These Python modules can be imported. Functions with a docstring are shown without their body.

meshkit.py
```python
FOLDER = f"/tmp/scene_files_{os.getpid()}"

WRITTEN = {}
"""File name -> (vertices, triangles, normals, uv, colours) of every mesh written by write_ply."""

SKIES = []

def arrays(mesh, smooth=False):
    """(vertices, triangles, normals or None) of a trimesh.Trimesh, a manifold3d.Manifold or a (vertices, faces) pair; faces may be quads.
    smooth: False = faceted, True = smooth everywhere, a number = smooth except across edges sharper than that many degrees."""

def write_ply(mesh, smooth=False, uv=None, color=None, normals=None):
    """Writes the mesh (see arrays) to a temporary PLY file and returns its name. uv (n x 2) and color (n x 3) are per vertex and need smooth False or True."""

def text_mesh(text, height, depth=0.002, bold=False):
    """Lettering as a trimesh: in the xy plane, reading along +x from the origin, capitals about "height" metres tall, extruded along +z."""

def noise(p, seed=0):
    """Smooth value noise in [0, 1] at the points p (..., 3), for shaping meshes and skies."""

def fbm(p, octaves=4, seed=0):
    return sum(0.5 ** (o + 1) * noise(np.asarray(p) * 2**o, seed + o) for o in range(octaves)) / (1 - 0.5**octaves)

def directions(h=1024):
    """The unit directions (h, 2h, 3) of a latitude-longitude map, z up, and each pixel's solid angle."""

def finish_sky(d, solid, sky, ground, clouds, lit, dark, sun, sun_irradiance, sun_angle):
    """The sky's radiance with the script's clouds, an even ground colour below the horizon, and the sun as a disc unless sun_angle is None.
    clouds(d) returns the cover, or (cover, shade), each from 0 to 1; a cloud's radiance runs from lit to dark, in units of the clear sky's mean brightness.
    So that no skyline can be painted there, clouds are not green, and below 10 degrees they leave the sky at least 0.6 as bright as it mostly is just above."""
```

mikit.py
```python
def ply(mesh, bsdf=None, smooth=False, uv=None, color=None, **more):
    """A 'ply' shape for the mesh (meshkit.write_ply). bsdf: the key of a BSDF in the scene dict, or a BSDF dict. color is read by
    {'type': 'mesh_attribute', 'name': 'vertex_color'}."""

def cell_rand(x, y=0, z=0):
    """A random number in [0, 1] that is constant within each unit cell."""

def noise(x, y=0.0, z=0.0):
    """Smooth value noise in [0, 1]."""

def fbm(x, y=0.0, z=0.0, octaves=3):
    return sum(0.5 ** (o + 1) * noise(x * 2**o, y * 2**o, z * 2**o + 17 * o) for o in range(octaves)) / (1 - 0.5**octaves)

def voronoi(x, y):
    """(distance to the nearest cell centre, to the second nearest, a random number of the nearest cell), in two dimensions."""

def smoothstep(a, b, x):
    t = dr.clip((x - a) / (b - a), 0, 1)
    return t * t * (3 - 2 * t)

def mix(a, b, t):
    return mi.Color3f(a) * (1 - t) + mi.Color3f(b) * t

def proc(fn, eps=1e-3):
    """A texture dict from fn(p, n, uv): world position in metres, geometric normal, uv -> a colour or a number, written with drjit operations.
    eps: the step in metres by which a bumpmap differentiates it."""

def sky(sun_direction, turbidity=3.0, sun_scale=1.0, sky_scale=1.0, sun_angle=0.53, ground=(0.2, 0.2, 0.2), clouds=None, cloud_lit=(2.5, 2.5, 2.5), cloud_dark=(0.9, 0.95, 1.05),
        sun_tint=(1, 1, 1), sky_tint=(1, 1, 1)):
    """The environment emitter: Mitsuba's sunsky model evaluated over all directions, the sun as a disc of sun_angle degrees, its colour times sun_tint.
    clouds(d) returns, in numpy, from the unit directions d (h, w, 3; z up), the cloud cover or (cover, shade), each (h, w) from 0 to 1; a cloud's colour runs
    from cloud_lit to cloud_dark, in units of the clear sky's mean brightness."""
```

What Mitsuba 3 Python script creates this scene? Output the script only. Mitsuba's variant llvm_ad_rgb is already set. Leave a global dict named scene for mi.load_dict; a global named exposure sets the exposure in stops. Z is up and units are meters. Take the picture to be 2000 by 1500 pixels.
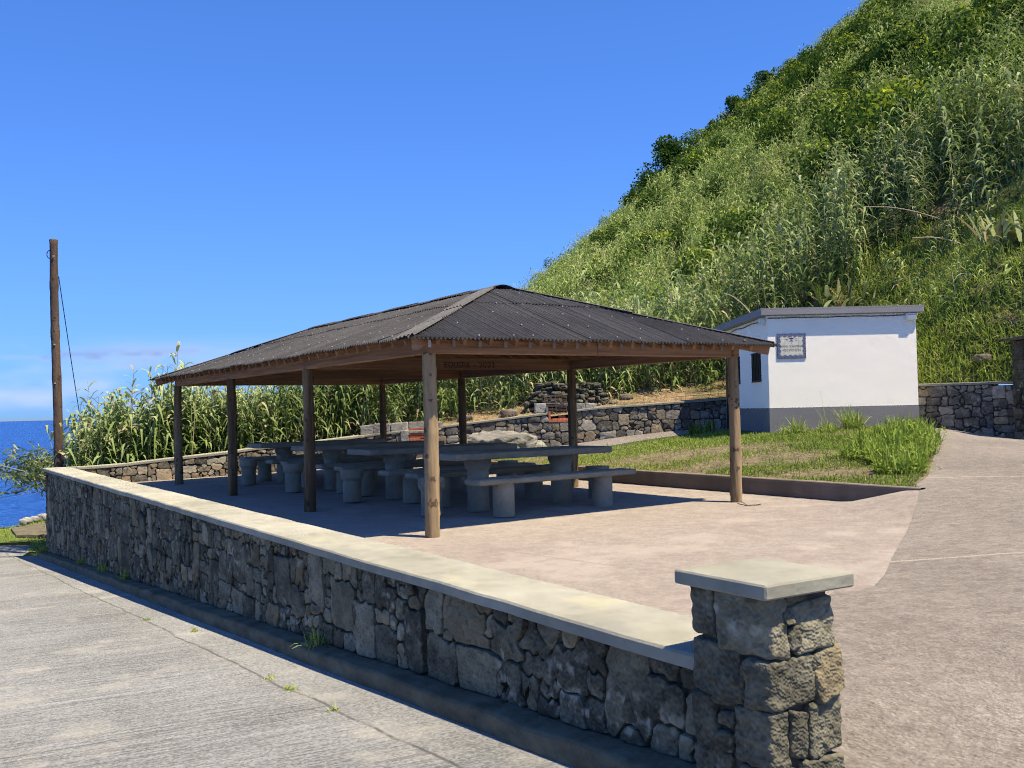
import math, random
import numpy as np, trimesh, shapely, manifold3d
import mitsuba as mi, drjit as dr
import mikit, meshkit
from scipy.spatial import Voronoi, Delaunay
from shapely.geometry import Polygon, LineString, Point, box as sbox
from shapely.ops import unary_union

T = mi.ScalarTransform4f
random.seed(5)
RG = np.random.default_rng(11)
scene, labels = {}, {}

# ------------------------------------------------------------------ camera, sky, exposure
PITCH, ROLL = 0.02553, 0.02255
EYE = np.array([0.0, 0.0, 1.55])
_f = np.array([0, math.cos(PITCH), math.sin(PITCH)])
_u = np.array([0, -math.sin(PITCH), math.cos(PITCH)])
_up = _u * math.cos(ROLL) + np.array([1.0, 0, 0]) * math.sin(ROLL)
scene['camera'] = {'type': 'perspective', 'fov': 54.30, 'fov_axis': 'x', 'near_clip': 0.05, 'far_clip': 90000.0,
                   'to_world': T().look_at(origin=EYE.tolist(), target=(EYE + _f).tolist(), up=_up.tolist())}


def clouds(d):
    az = np.arctan2(d[..., 0], d[..., 1])
    el = np.degrees(np.arcsin(np.clip(d[..., 2], -1, 1)))
    q = np.stack([az * 9, el * 0.55, az * 0], -1)
    n = meshkit.fbm(q, 5, 3)
    n2 = meshkit.fbm(np.stack([az * 22, el * 2.2, az * 0 + 4], -1), 4, 8)
    veil = np.clip((4.6 - el) / 3.0, 0, 1) * np.clip((n - 0.46) * 4.0, 0, 1) * 0.62
    band = np.exp(-((el - 3.3) / 0.42) ** 2) * np.clip((n2 - 0.44) * 5, 0, 1) * 0.75
    cover = np.clip(veil + band, 0, 0.75)
    return cover, np.clip(band * 1.6, 0, 1)


SUN = np.array([0.4378, -0.257, 1.0])
scene['sky'] = mikit.sky(SUN.tolist(), turbidity=3, sun_scale=1.3, clouds=clouds, cloud_lit=(1.8, 2.0, 2.35), cloud_dark=(0.85, 1.15, 1.8),
                         sky_tint=(0.49, 0.81, 1.38), sun_tint=(1.02, 1.03, 0.97))
exposure = 1.95

# ------------------------------------------------------------------ frames: pavilion axes (u across, v away)
O = np.array([-1.023, 12.354])
TH = 0.55909
D = np.array([math.cos(TH), math.sin(TH)])
E = np.array([-math.sin(TH), math.cos(TH)])
A, B, HT = 4.205, 5.146, 2.265


def W(u, v, z=0.0):
    q = O + D * u + E * v
    return np.array([q[0], q[1], z])


def uv_of(x, y):
    return (x - O[0]) * D[0] + (y - O[1]) * D[1], (x - O[0]) * E[0] + (y - O[1]) * E[1]


LOCAL = np.eye(4)
LOCAL[:2, 0], LOCAL[:2, 1], LOCAL[:2, 3] = D, E, O
# ------------------------------------------------------------------ helpers
COUNT = {}


def fresh(base):
    n = COUNT.get(base, 0)
    COUNT[base] = n + 1
    return base if n == 0 else f'{base}_{n:03d}'


def thing(name, label=None, cat=None, group=None, kind=None):
    k = fresh(name)
    labels[k] = {a: b for a, b in dict(label=label, category=cat, group=group, kind=kind).items() if b}
    return k


def put(parent, name, mesh, bsdf, smooth=False, tone=None, local=False, label=None, kind=None, **kw):
    """One entry: a part under parent, or (parent None) the key name itself. tone: (a, b) read by the material as uv."""
    key = fresh(f'{parent}__{name}') if parent else name
    if isinstance(mesh, (tuple, list)):
        v, f = np.asarray(mesh[0], float), np.asarray(mesh[1], int)
    elif hasattr(mesh, 'to_mesh'):
        m = mesh.to_mesh()
        v, f = np.array(m.vert_properties[:, :3], float), np.array(m.tri_verts, int)
    else:
        v, f = np.asarray(mesh.vertices, float), np.asarray(mesh.faces, int)
    if local:
        v = v @ LOCAL[:3, :3].T + LOCAL[:3, 3]
    uv = kw.pop('uv', None)
    if tone is not None:
        uv = np.tile(np.array(tone, float), (len(v), 1))
    if smooth is not False and smooth is not True and uv is not None:   # an angle: split the vertices first
        m = trimesh.graph.smooth_shade(trimesh.Trimesh(v, f, process=False), angle=math.radians(smooth), facet_minarea=None)
        v, f = np.array(m.vertices), np.array(m.faces)
        if tone is not None:
            uv = np.tile(np.array(tone, float), (len(v), 1))
            smooth = True
    scene[key] = mikit.ply((v, f), bsdf, smooth=smooth, uv=uv, **kw)
    if label or kind:
        labels[key] = {a: b for a, b in dict(label=label, kind=kind).items() if b}
    return key


def joined(ms):
    vs, fs, n = [], [], 0
    for v, f in ms:
        vs.append(np.asarray(v, float)); fs.append(np.asarray(f, int) + n); n += len(v)
    return np.vstack(vs), np.vstack(fs)


def mv(m):
    if hasattr(m, 'to_mesh'):
        q = m.to_mesh()
        return np.array(q.vert_properties[:, :3], float), np.array(q.tri_verts, int)
    return np.array(m.vertices, float), np.array(m.faces, int)


def bx(x0, x1, y0, y1, z0, z1, r=0.0):
    if r <= 0:
        m = trimesh.creation.box(bounds=[[x0, y0, z0], [x1, y1, z1]])
        return mv(m)
    s = manifold3d.Manifold.sphere(r, 8)
    pts = [s.translate((x, y, z)) for x in (x0 + r, x1 - r) for y in (y0 + r, y1 - r) for z in (z0 + r, z1 - r)]
    return mv(manifold3d.Manifold.batch_hull(pts))


def chamf(x0, x1, y0, y1, z0, z1, c):
    """Box with chamfered edges (cheap)."""
    p = []
    for sx in (0, 1):
        for sy in (0, 1):
            for sz in (0, 1):
                X, Y, Z = (x0, x1)[sx], (y0, y1)[sy], (z0, z1)[sz]
                dx, dy, dz = c * (1 - 2 * sx), c * (1 - 2 * sy), c * (1 - 2 * sz)
                p += [(X + dx, Y + dy, Z), (X + dx, Y, Z + dz), (X, Y + dy, Z + dz)]
    h = trimesh.convex.convex_hull(np.array(p))
    return mv(h)


def bar(p0, p1, w, h, up=(0, 0, 1)):
    """A rectangular bar from p0 to p1, w wide, h high (p along its top centre line)."""
    p0, p1 = np.asarray(p0, float), np.asarray(p1, float)
    t = (p1 - p0) / np.linalg.norm(p1 - p0)
    s = np.cross(t, up); s /= np.linalg.norm(s)
    n = np.cross(s, t)
    v = [p + s * a * w / 2 - n * b * h for p in (p0, p1) for a in (-1, 1) for b in (0, 1)]
    f = [[0, 1, 3], [0, 3, 2], [4, 6, 7], [4, 7, 5], [0, 4, 5], [0, 5, 1], [2, 3, 7], [2, 7, 6], [0, 2, 6], [0, 6, 4], [1, 5, 7], [1, 7, 3]]
    return np.array(v), np.array(f)


def tube(path, r, n=8, cap=True):
    P = np.asarray(path, float)
    r = np.broadcast_to(r, len(P))
    t = np.gradient(P, axis=0); t /= np.linalg.norm(t, axis=1, keepdims=True)
    ref = np.array([0.0, 0, 1]) if abs(t[0][2]) < 0.9 else np.array([1.0, 0, 0])
    vs = []
    a = np.arange(n) / n * 2 * np.pi
    for p, q, rr in zip(P, t, r):
        s = np.cross(q, ref); s /= np.linalg.norm(s); w = np.cross(s, q)
        vs.append(p + rr * (np.cos(a)[:, None] * s + np.sin(a)[:, None] * w))
    v = np.vstack(vs)
    f = []
    for i in range(len(P) - 1):
        for j in range(n):
            k = (j + 1) % n
            f += [[i * n + j, (i + 1) * n + k, i * n + k], [i * n + j, (i + 1) * n + j, (i + 1) * n + k]]
    if cap:
        v = np.vstack([v, P[0], P[-1]]); c0, c1, m = len(v) - 2, len(v) - 1, (len(P) - 1) * n
        for j in range(n):
            k = (j + 1) % n
            f += [[c0, j, k], [c1, m + k, m + j]]
    return v, np.array(f)


def lathe(prof, n=28, at=(0, 0, 0)):
    prof = np.asarray(prof, float)
    a = np.arange(n) / n * 2 * np.pi
    v = np.vstack([np.stack([r * np.cos(a), r * np.sin(a), a * 0 + z], 1) for r, z in prof]) + np.array(at)
    f = []
    for i in range(len(prof) - 1):
        for j in range(n):
            k = (j + 1) % n
            f += [[i * n + j, i * n + k, (i + 1) * n + k], [i * n + j, (i + 1) * n + k, (i + 1) * n + j]]
    return v, np.array(f)


def sheet(poly, zf, step, extra=None):
    """A triangulated ground sheet over the shapely polygon (world xy), heights zf(x, y)."""
    b = []
    for ring in [poly.exterior] + list(poly.interiors):
        n = max(4, int(ring.length / step))
        c = [ring.interpolate(i / n, normalized=True).coords[0] for i in range(n)] + list(ring.coords[:-1])
        b += c
    x0, y0, x1, y1 = poly.bounds
    gx, gy = np.meshgrid(np.arange(x0, x1, step), np.arange(y0, y1, step))
    g = np.stack([gx.ravel(), gy.ravel()], 1) + RG.uniform(-0.2, 0.2, (gx.size, 2)) * step
    keep = shapely.contains_xy(poly.buffer(-0.45 * step), g[:, 0], g[:, 1])
    pts = np.unique(np.round(np.vstack([np.array(b), g[keep]]), 5), axis=0)
    tri = Delaunay(pts).simplices
    c = pts[tri].mean(1)
    tri = tri[shapely.contains_xy(poly.buffer(1e-6), c[:, 0], c[:, 1])]
    e1, e2 = pts[tri[:, 1]] - pts[tri[:, 0]], pts[tri[:, 2]] - pts[tri[:, 0]]
    area = e1[:, 0] * e2[:, 1] - e1[:, 1] * e2[:, 0]
    tri[area < 0] = tri[area < 0][:, ::-1]
    tri = tri[np.abs(area) > 1e-7]
    return np.column_stack([pts, zf(pts[:, 0], pts[:, 1])]), tri


def rock(size, seed, sub=2, rough=0.22):
    m = trimesh.creation.icosphere(subdivisions=sub)
    v = np.array(m.vertices)
    v = np.sign(v) * np.abs(v) ** 0.75
    v *= (1 + rough * (meshkit.fbm(v * 1.6 + seed * 7.3, 3, seed) - 0.5) * 2)[:, None]
    return v * np.asarray(size) / 2, np.array(m.faces)


# ------------------------------------------------------------------ materials
N, FB, SS, MX = mikit.noise, mikit.fbm, mikit.smoothstep, mikit.mix


def mat(key, base, rough=0.85, spec=0.3, bump=None, bscale=0.01, eps=2e-3, **kw):
    b = base if isinstance(base, dict) else (mikit.proc(base) if callable(base) else {'type': 'rgb', 'value': list(base)})
    m = {'type': 'principled', 'base_color': b, 'roughness': rough, 'specular': spec, **kw}
    if bump:
        m = {'type': 'bumpmap', 'tex': mikit.proc(bump, eps), 'scale': bscale, 'bsdf': m}
    scene[key] = {'type': 'twosided', 'bsdf': m}


def clip01(x):
    return dr.clip(x, 0, 1)


def stone_fn(dark, light, ochre):
    def fn(p, n, uv):
        a = FB(p.x * 7, p.y * 7, p.z * 7, 4)
        b = N(p.x * 70, p.y * 70, p.z * 70)
        c = MX(dark, light, clip01(uv.x * 0.75 + (a - 0.5) * 1.1 + (b - 0.5) * 0.4))
        c = MX(c, ochre, clip01(SS(0.70, 1.0, uv.y) * (0.2 + 0.7 * a)))
        dk = SS(0.60, 0.75, FB(p.x * 26 + 3, p.y * 26, p.z * 26, 2))
        c = c * (1 - 0.35 * dk)
        li = SS(0.50, 0.78, FB(p.x * 22 + 9, p.y * 22, p.z * 15, 4)) * SS(0.5, 0.8, N(p.x * 3.3, p.y * 3.3, p.z * 3.3 + 5))
        return MX(c, (0.44, 0.425, 0.33), li * 0.6)
    return fn


def stone_bump(p, n, uv):
    return FB(p.x * 22, p.y * 22, p.z * 22, 3) + 0.35 * N(p.x * 120, p.y * 120, p.z * 120)


mat('stone_road', stone_fn((0.052, 0.050, 0.036), (0.265, 0.25, 0.172), (0.25, 0.195, 0.105)), 0.9, 0.25, stone_bump, 0.022, 3e-3)
mat('stone_back', stone_fn((0.085, 0.08, 0.068), (0.38, 0.355, 0.295), (0.36, 0.28, 0.17)), 0.9, 0.25, stone_bump, 0.012, 3e-3)
mat('mortar', lambda p, n, uv: MX((0.028, 0.026, 0.023), (0.10, 0.092, 0.078), FB(p.x * 18, p.y * 18, p.z * 18, 2)), 0.95, 0.2)


def coping_fn(p, n, uv):
    a = FB(p.x * 1.3, p.y * 1.3, p.z * 3, 3)
    b = FB(p.x * 9, p.y * 9, p.z * 9, 3)
    c = MX((0.15, 0.148, 0.112), (0.325, 0.32, 0.255), clip01(0.15 + a * 0.9 + (b - 0.5) * 0.6 + (uv.x - 0.5) * 0.2))
    st = SS(0.60, 0.75, FB(p.x * 4 + 30, p.y * 4, p.z * 4, 3))
    c = MX(c, (0.20, 0.20, 0.18), st * 0.5)
    return MX(c, (0.36, 0.345, 0.2), SS(0.62, 0.75, FB(p.x * 2.2 - 8, p.y * 2.2, p.z, 3)) * 0.35)


mat('coping', coping_fn, 0.9, 0.25, lambda p, n, uv: FB(p.x * 30, p.y * 30, p.z * 30, 3), 0.006, 3e-3)


def lu(p):
    x, y = p.x - float(O[0]), p.y - float(O[1])
    return x * float(D[0]) + y * float(D[1]), x * float(E[0]) + y * float(E[1])


def terrace_fn(p, n, uv):
    u, v = lu(p)
    a = FB(p.x * 0.55, p.y * 0.55, 3.0, 3)
    g = FB(p.x * 8.0 + 2 * a, p.y * 10.0, 1.0, 3)            # float-finish streaks
    s = N(p.x * 40, p.y * 40, 0)
    c = MX((0.195, 0.166, 0.140), (0.305, 0.272, 0.232), clip01(0.2 + a * 0.55 + (g - 0.5) * 0.6 + (s - 0.5) * 0.5))
    c = MX(c, (0.325, 0.29, 0.248), SS(0.55, 0.75, FB(p.x * 1.6 + 7, p.y * 1.4, 0, 3)) * 0.5)
    w = -v - 0.9
    j1 = dr.abs(u - (0.08 * w + 0.024 * w * w)) + dr.select((v < -0.9) & (v > -5.5), 0.0, 9.0)
    j2 = dr.abs(v - 4.2 - 0.01 * u) + dr.select(u > -2, 0.0, 9.0)
    j3 = dr.abs(u - 2.57)
    j = dr.minimum(j1, dr.minimum(j2, j3) * 1.6)
    c = MX(c, (0.19, 0.145, 0.125), (1 - SS(0.006, 0.02, j)) * 0.65)
    k = SS(0.66, 0.70, FB(p.x * 6, p.y * 6, 8.0, 2))
    return MX(c, (0.20, 0.155, 0.135), k * 0.3)


def rough_floor(p, n, uv):
    return FB(p.x * 14, p.y * 18, 0, 3) + 0.5 * N(p.x * 70, p.y * 80, 0)


mat('terrace_mat', terrace_fn, 0.9, 0.2, rough_floor, 0.010, 3e-3)


def path_fn(p, n, uv):
    a = FB(p.x * 0.8, p.y * 0.8, 5.0, 3)
    g = FB(p.x * 12 + 2 * a, p.y * 15, 2.0, 3)
    s = N(p.x * 55, p.y * 55, 0)
    c = MX((0.145, 0.128, 0.110), (0.255, 0.229, 0.197), clip01(0.05 + a * 0.7 + (g - 0.45) * 0.75 + (s - 0.5) * 0.55))
    j = dr.minimum(dr.abs(p.y - 9.75 + 0.30 * (p.x - 2.5)), dr.abs(p.y - 14.9 + 0.25 * (p.x - 6)))
    c = MX(c, (0.37, 0.33, 0.27), (1 - SS(0.01, 0.05, j)) * 0.6)
    pit = SS(0.71, 0.80, FB(p.x * 7, p.y * 8, 4.0, 3))
    return MX(c, (0.12, 0.095, 0.08), pit * 0.35)


mat('path_mat', path_fn, 0.92, 0.2, lambda p, n, uv: FB(p.x * 16, p.y * 20, 0, 3) + 0.5 * N(p.x * 70, p.y * 80, 0), 0.014, 3e-3)


def road_fn(p, n, uv):
    u, v = lu(p)
    a = FB(p.x * 0.9, p.y * 0.9, 1.0, 3)
    vv = v + 0.1 * u
    br = N(vv * 55, u * 1.6, 0) * 0.5 + N(vv * 120, u * 3.0, 4) * 0.5
    s = N(p.x * 70, p.y * 70, 2)
    gut = SS(-3.25, -3.17, u)
    c = MX((0.10, 0.104, 0.10), (0.275, 0.282, 0.272), clip01(0.12 + a * 0.5 + (br - 0.45) * 0.85 * (1 - gut * 0.7) + (s - 0.5) * 0.7))
    c = MX(c, (0.32, 0.31, 0.265), SS(0.60, 0.85, FB(u * 2.6, v * 2.2, 9.0, 3)) * 0.4)
    wob = (FB(v * 1.6, u * 0.3, 3.0, 4) - 0.5) * 0.09
    cr = dr.abs(u + 3.19 + wob)
    cr2 = dr.abs(vv + 4.87 + (FB(u * 2, 0, 6.0, 3) - 0.5) * 0.12) + dr.select(u < -3.2, 0.0, 9.0)
    cr3 = dr.abs(vv - 1.9 + (FB(u * 2, 3, 6.0, 3) - 0.5) * 0.1) + dr.select(u < -3.2, 0.0, 9.0)
    k = dr.maximum(1 - SS(0.004, 0.022, cr), dr.maximum((1 - SS(0.003, 0.02, cr2)) * 0.8, (1 - SS(0.003, 0.016, cr3)) * 0.5))
    k = k * (0.35 + 0.65 * SS(0.2, 0.5, FB(p.x * 9, p.y * 9, 7, 2)))
    return MX(c, (0.07, 0.07, 0.066), k * 0.85)


def road_bump(p, n, uv):
    u, v = lu(p)
    vv = v + 0.1 * u
    return (N(vv * 55, u * 1.6, 0) + 0.6 * N(vv * 120, u * 3.0, 4)) * (1 - 0.8 * SS(-3.25, -3.17, u)) + 0.6 * N(p.x * 50, p.y * 50, 3)


mat('road_mat', road_fn, 0.92, 0.2, road_bump, 0.006, 3e-3)
mat('kerb_mat', lambda p, n, uv: MX((0.058, 0.052, 0.034), (0.165, 0.15, 0.10), clip01(FB(p.x * 5, p.y * 5, p.z * 9, 3) * 1.2 - 0.1 + (N(p.x * 60, p.y * 60, p.z * 60) - 0.5) * 0.3)), 0.92, 0.2,
    lambda p, n, uv: FB(p.x * 14, p.y * 14, p.z * 14, 3), 0.03, 4e-3)


def wood_fn(dark, light, ax):
    def fn(p, n, uv):
        u, v = lu(p)
        q = (u, v, p.z)
        s = [28.0, 28.0, 28.0]
        for i in ax:
            s[i] = 1.6
        if ax == (0, 1):
            s = [1.5, 1.5, 34.0]
        g = FB(q[0] * s[0], q[1] * s[1], q[2] * s[2], 3)
        h = FB(q[0] * s[0] * 0.2 + 5, q[1] * s[1] * 0.2, q[2] * s[2] * 0.2, 2)
        c = MX(dark, light, clip01(g * 0.9 + (h - 0.5) * 0.9 + (uv.x - 0.5) * 0.7))
        if ax == (2,):
            kn = SS(0.70, 0.80, N(p.x * 11, p.y * 11, p.z * 7)) * SS(0.4, 0.6, N(p.x * 30, p.y * 30, p.z * 22))
            c = MX(c, (0.05, 0.03, 0.018), kn * 0.75)
        return c
    return fn


mat('beam_wood', wood_fn((0.16, 0.085, 0.045), (0.43, 0.258, 0.14), (0, 1)), 0.8, 0.25)
mat('post_wood', wood_fn((0.11, 0.07, 0.036), (0.42, 0.315, 0.18), (2,)), 0.85, 0.2,
    lambda p, n, uv: FB(p.x * 34, p.y * 34, p.z * 3.5, 3), 0.012, 3e-3)
mat('pole_wood', wood_fn((0.05, 0.034, 0.025), (0.14, 0.098, 0.07), (2,)), 0.85, 0.2,
    lambda p, n, uv: FB(p.x * 30, p.y * 30, p.z * 8, 3), 0.012, 4e-3)


def roof_fn(p, n, uv):
    a = FB(p.x * 1.1, p.y * 1.1, p.z * 2, 3)
    b = FB(p.x * 14, p.y * 14, p.z * 14, 2)
    return MX((0.022, 0.0225, 0.0235), (0.072, 0.072, 0.072), clip01(a * 0.75 + (b - 0.5) * 0.5 + (uv.x - 0.5) * 0.7 + 0.08)) + mi.Color3f(0.04, 0.039, 0.037) * uv.y


mat('roof_mat', roof_fn, 0.75, 0.35)
mat('cap_white', (0.45, 0.45, 0.43), 0.6)
mat('concrete_dark', lambda p, n, uv: MX((0.185, 0.17, 0.125), (0.37, 0.34, 0.255), clip01(FB(p.x * 5, p.y * 5, p.z * 5, 3) * 0.9 + (N(p.x * 50, p.y * 50, p.z * 50) - 0.5) * 0.35 + (uv.x - 0.5) * 0.3)), 0.85, 0.3,
    lambda p, n, uv: FB(p.x * 35, p.y * 35, p.z * 35, 2), 0.004, 3e-3)
mat('plaster', lambda p, n, uv: MX((0.91, 0.875, 0.76), (0.945, 0.915, 0.80), clip01(FB(p.x * 1.6, p.y * 1.6, p.z * 2.4, 3) * 1.4 - 0.2)), 0.9, 0.2,
    lambda p, n, uv: FB(p.x * 5, p.y * 5, p.z * 5, 3), 0.004, 6e-3)
mat('plinth_paint', lambda p, n, uv: MX((0.155, 0.158, 0.163), (0.205, 0.207, 0.21), FB(p.x * 2.5, p.y * 2.5, p.z * 4, 3)), 0.85, 0.3)
mat('fascia_paint', lambda p, n, uv: MX((0.21, 0.215, 0.22), (0.27, 0.272, 0.275), FB(p.x * 2, p.y * 2, p.z * 5, 3)), 0.7, 0.3)
mat('dark_metal', (0.018, 0.02, 0.022), 0.5, 0.5)
mat('iron_rust', (0.06, 0.04, 0.035), 0.7, 0.4)
mat('window_glass', (0.02, 0.03, 0.035), 0.08, 0.6)
mat('white_plastic', (0.72, 0.73, 0.71), 0.45, 0.5)
mat('lamp_glass', (0.35, 0.38, 0.37), 0.15, 0.6)
mat('brick_red', lambda p, n, uv: MX((0.27, 0.085, 0.05), (0.46, 0.17, 0.10), clip01(FB(p.x * 12, p.y * 12, p.z * 12, 3) + (uv.x - 0.5) * 0.6)), 0.9, 0.2)
mat('slab_stone', lambda p, n, uv: MX((0.16, 0.156, 0.14), (0.36, 0.352, 0.315), clip01(FB(p.x * 9, p.y * 9, p.z * 9, 3) * 1.3 - 0.1 + (uv.x - 0.5) * 0.4)), 0.9, 0.2, stone_bump, 0.01, 3e-3)
mat('boulder_mat', lambda p, n, uv: MX(MX((0.15, 0.142, 0.122), (0.32, 0.305, 0.26), clip01(FB(p.x * 4, p.y * 4, p.z * 6, 3) * 1.4 - 0.15)), (0.30, 0.26, 0.15), SS(0.55, 0.7, FB(p.x * 2 + 4, p.y * 2, p.z * 2, 3)) * 0.5), 0.9, 0.2, stone_bump, 0.02, 4e-3)
mat('rock_mat', lambda p, n, uv: MX((0.08, 0.068, 0.052), (0.25, 0.215, 0.165), clip01(FB(p.x * 6, p.y * 6, p.z * 6, 3) * 1.4 - 0.2)), 0.9, 0.2, stone_bump, 0.02, 4e-3)
mat('soot', (0.012, 0.012, 0.012), 0.95, 0.1)
mat('ink_blue', (0.05, 0.06, 0.13), 0.4, 0.4)
mat('ink_dark', (0.06, 0.05, 0.055), 0.4, 0.4)
mat('paint_marker', (0.06, 0.03, 0.022), 0.8, 0.2)
PX0, PZ0 = 5.995, 2.555     # lower left corner of the tile panel on the building's front


def tile_fn(p, n, uv):
    x, z = (p.x - PX0) / 0.648, (p.z - PZ0) / 0.565
    ex, ez = dr.minimum(x, 1 - x), dr.minimum(z, 1 - z)
    # scroll border: a wavy inner edge with curls
    t = dr.select(ex * 0.648 < ez * 0.565, z * 5.0, x * 5.6)
    e = dr.minimum(ex * 0.648, ez * 0.565) / 0.095
    wav = 0.62 + 0.30 * dr.abs(dr.sin(t * 3.1416))
    inside = SS(wav - 0.06, wav + 0.06, e)
    fx, fy = (t - dr.floor(t) - 0.5) * 1.0, (e - 0.52) * 0.8
    r = dr.sqrt(fx * fx + fy * fy)
    curl = 0.5 + 0.5 * dr.sin(r * 26 + dr.atan2(fy, fx) * 1.0)
    blue = MX((0.03, 0.036, 0.08), (0.26, 0.28, 0.35), clip01(SS(0.3, 0.7, curl) * 0.8 + (N(p.x * 60, 0, p.z * 60) - 0.5) * 0.5))
    blue = MX((0.03, 0.036, 0.09), blue, SS(0.06, 0.16, e))
    cream = MX((0.56, 0.54, 0.43), (0.70, 0.68, 0.56), FB(p.x * 8, 0, p.z * 8, 2))
    return MX(blue, cream, inside)


mat('tile_mat', tile_fn, 0.25, 0.5)


def soil_fn(p, n, uv):
    a = FB(p.x * 1.2, p.y * 1.2, p.z * 1.2, 3)
    b = FB(p.x * 10, p.y * 10, p.z * 10, 3)
    c = MX((0.13, 0.085, 0.05), (0.36, 0.265, 0.16), clip01(a * 0.6 + (b - 0.35) * 0.9))
    far = SS(30.3, 31.5, p.y + 0.0 * p.x) * SS(0.35, 0.45, a + 0.25)
    g = SS(0.50, 0.62, FB(p.x * 0.9 + 3, p.y * 0.9, 1.0, 3))
    bank = SS(9.0, 9.8, p.x)
    return MX(c, (0.045, 0.06, 0.018), clip01(dr.maximum(far, dr.maximum(g * 0.5, bank * SS(0.3, 0.5, a + 0.1)))))


mat('hill_mat', soil_fn, 0.95, 0.1, lambda p, n, uv: FB(p.x * 6, p.y * 6, p.z * 6, 3), 0.08, 6e-3)


def lawn_fn(p, n, uv):
    a = FB(p.x * 0.9, p.y * 0.9, 2.0, 3)
    b = FB(p.x * 9, p.y * 9, 2.0, 3)
    u, v = lu(p)
    bare = SS(0.40, 0.56, FB(p.x * 0.7 + 2, p.y * 1.0, 7.0, 3) + 0.16 * (1 - SS(0.6, 3.2, dr.abs(u - 7.6))))
    c = MX((0.035, 0.055, 0.014), (0.085, 0.11, 0.03), b)
    return MX(c, MX((0.09, 0.075, 0.045), (0.19, 0.16, 0.10), clip01(b * 1.3 - 0.1)), bare)


mat('lawn_mat', lawn_fn, 0.95, 0.1, lambda p, n, uv: FB(p.x * 14, p.y * 14, 0, 3), 0.05, 4e-3)
mat('turf_mat', lambda p, n, uv: MX((0.05, 0.075, 0.016), (0.15, 0.19, 0.05), FB(p.x * 5, p.y * 5, 2.0, 3)), 0.95, 0.1)
mat('retain_mat', lambda p, n, uv: MX((0.095, 0.076, 0.062), (0.215, 0.18, 0.15), clip01(FB(p.x * 3, p.y * 3, p.z * 1.2, 3) * 1.1 + SS(0.30, 0.34, p.z) * 0.25 - 0.12)), 0.9, 0.2)


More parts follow.
